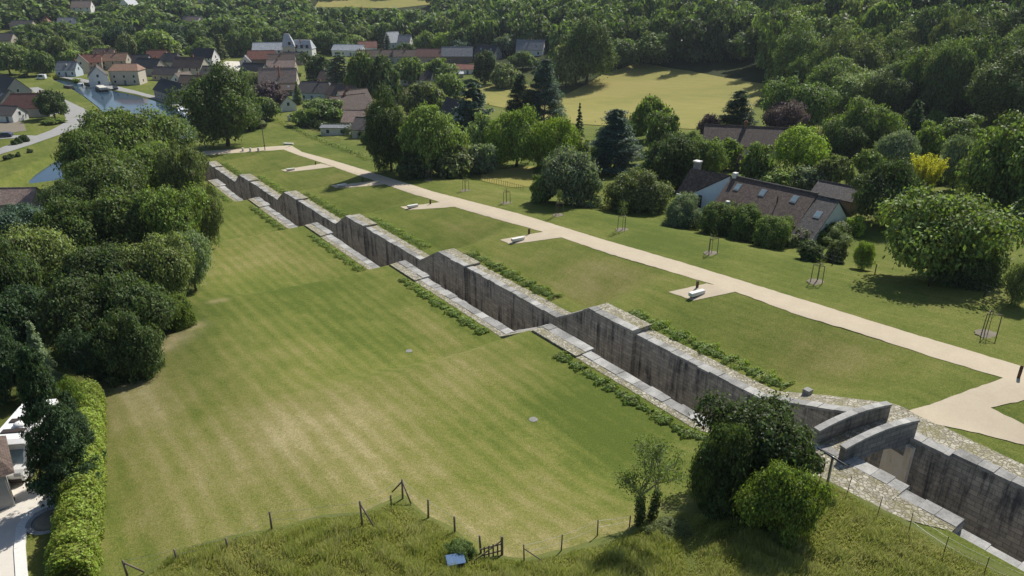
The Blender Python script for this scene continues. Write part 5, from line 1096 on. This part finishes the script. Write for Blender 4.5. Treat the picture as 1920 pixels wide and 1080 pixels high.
# ------------------------------------------------------------------ scattered woods
KEEP = [(60,395,140,250),(0,160,195,330),(1040,1425,125,232),(850,1045,160,225),(405,470,110,142),(380,720,262,330),(590,810,-5,15),(505,690,225,300),(0,60,215,255)]
def ok(X, Y, z, h, wd, strict=True):
    x, yb, d = proj(X, Y, z); _, yt, _ = proj(X, Y, z+h)
    if x < -40 or x > 1960 or yb < -25: return None
    hw = wd/2*FPX/d
    if strict:
        for x0_, x1_, y0_, y1_ in KEEP:
            if x+hw*.8 > x0_ and x-hw*.8 < x1_ and yb > y0_+2 and yt < y1_-2: return None
        for x0_, x1_, y0_, y1_, dd in RECTS:
            if d < dd and x+hw*.85 > x0_ and x-hw*.85 < x1_ and yb > y0_ and yt < y1_: return None
    for hx, hy, hr in HOUSES:
        if (X-hx)**2+(Y-hy)**2 < (hr+wd*.3)**2: return None
    return d
def visible_keep(X, Y): return True
cand = []
rs = random.Random(5)
MEADOW = pxpoly([(830,155),(905,158),(1000,160),(1052,182),(1130,140),(1200,117),(1290,133),(1440,160),(1400,220),(1300,243),(1180,240),(1060,232),(960,205),(840,180)])
def near_meadow(X, Y): return bool(in_poly(np.array([[X, Y]]), MEADOW)[0])
for s in np.arange(-10, 1500, 12):
    for t in np.arange(-420, 1150, 12):
        X, Y = W2(s+rs.uniform(-3.5, 3.5), t+rs.uniform(-3.5, 3.5)); r_ = math.hypot(X, Y)
        if Y < 60 or abs(X) > Y*.80+20: continue
        if r_ > 420 and rs.random() > (420/r_)**1.15: continue
        if r_ > 1250: continue
        s_, t_ = ST(X, Y)
        if t_ < 150 and r_ < 300: continue
        if near_meadow(X, Y): continue
        hill = t_ > 150 and r_ < 560 and X > -30
        z = HW(X, Y); big = 1.0 if r_ < 420 else min(2.2, (r_/400)**.75)
        h = rs.uniform(9, 19)*(1.1 if hill else .85)*(1+.15*(big-1)); wd = (rs.uniform(11, 20) if hill else rs.uniform(10, 16.5))*big
        d = ok(X, Y, z, h, wd)
        if d is None: continue
        if not hill and r_ < 480: h *= .8; wd *= .75
        cand.append((d, X, Y, z, h, wd, hill))
cand.sort(key=lambda c: c[0])
hillc = [c for c in cand if c[6]]; val = [c for c in cand if not c[6]]
print('wood trees: hill', len(hillc), 'valley', len(val))
for i, (d, X, Y, z, h, wd, hl) in enumerate(hillc[:130]):
    plant(X, Y, z, h, wd, rs.choice(['round','round','oval','loose']), rs.choice(['deep','deep','mid','dark','warm','olive']), 'broadleaf tree of the dense wood on the hillside behind the meadow', 'trees of the hillside wood', 2 if d < 250 else 1)
for i, (d, X, Y, z, h, wd, hl) in enumerate(val[:80]):
    plant(X, Y, z, h, wd, rs.choice(['round','round','oval','loose','round','poplar','cone'] if d < 900 else ['round','oval']), rs.choice(['deep','mid','dark','mid','warm','pine','olive']), 'broadleaf or conifer tree of the wooded valley behind the village roofs', 'trees of the wooded valley', 1 if d < 500 else 0)
rest = hillc[130:]+val[80:]
base = {}
Vs = []; Fs = []; off = 0
for i, (d, X, Y, z, h, wd, hl) in enumerate(rest):
    key = i % 5+(10 if d < 480 else 0)
    if key not in base: base[key] = crown_round(300+key, 420, .17, 16, .0, clr=(.26,.44)) if key < 10 else crown_round(300+key, 2200, .095, 30, .0, clr=(.22,.38))
    V, F = base[key]; a = rs.uniform(0, 6.28); c_, s_ = math.cos(a), math.sin(a)
    Q = np.stack([(V[:,0]*c_-V[:,1]*s_)*wd/2*1.1+X, (V[:,0]*s_+V[:,1]*c_)*wd/2*1.1+Y, V[:,2]*h+z], -1); Vs.append(Q); Fs.append(F+off); off += len(Q)
if Vs:
    o = link('distant_wood', np_mesh('distant_wood', np.concatenate(Vs), np.concatenate(Fs)), LEAF); o.color = GREEN['deep']+(1,); tag(o, kind='stuff')
nb = 0
for i in range(1500):
    X, Y, z = T(rs.uniform(930, 1915), rs.uniform(225, 420)); s_, t_ = ST(X, Y)
    if t_ < 38 or near_meadow(X, Y): continue
    h = rs.uniform(1.8, 5.5); wd = rs.uniform(2.5, 6)
    if ok(X, Y, z, h, wd) is None: continue
    nb += 1
    if nb > 90: break
    plant(X, Y, z, h, wd, rs.choice(['shrub','shrub','loose']), rs.choice(['mid','dark','deep','warm','pale','olive','grey','sun']), 'garden bush among the taller trees around and beyond the long house', 'garden bushes around the long house', 1, name='bush', cat='bush')
nb = 0
for i in range(2600):
    X = rs.uniform(-270, 60); Y = rs.uniform(190, 560)
    if abs(X) > Y*.78: continue
    s_, t_ = ST(X, Y)
    if s_ < 150 and t_ < 34: continue
    if bool(poly_inside(X, Y, CANAL)): continue
    z = HW(X, Y); h = rs.uniform(1.5, 4.5); wd = rs.uniform(2.5, 6)
    if ok(X, Y, z, h, wd) is None or near_meadow(X, Y): continue
    nb += 1
    if nb > 150: break
    plant(X, Y, z, h, wd, 'shrub', rs.choice(['mid','dark','deep','warm','pale','olive']), 'garden bush between the village houses', 'garden bushes among the village houses', 0)
print('rest', len(rest), 'bushes', nb)
# ------------------------------------------------------------------ haze
hz = MB().box(-1300, 1500, -60, 1900, -12, 125); o = hz.build('haze', bpy.data.materials.new('haze_air')); tag(o, kind='stuff')
hm = o.data.materials[0]; hm.use_nodes = True; t_ = hm.node_tree; t_.nodes.remove(t_.nodes['Principled BSDF']); pv = t_.nodes.new('ShaderNodeVolumePrincipled')
pv.inputs['Color'].default_value = (.75,.86,1,1); pv.inputs['Density'].default_value = .00008; pv.inputs['Anisotropy'].default_value = .3
t_.links.new(pv.outputs[0], t_.nodes['Material Output'].inputs['Volume'])
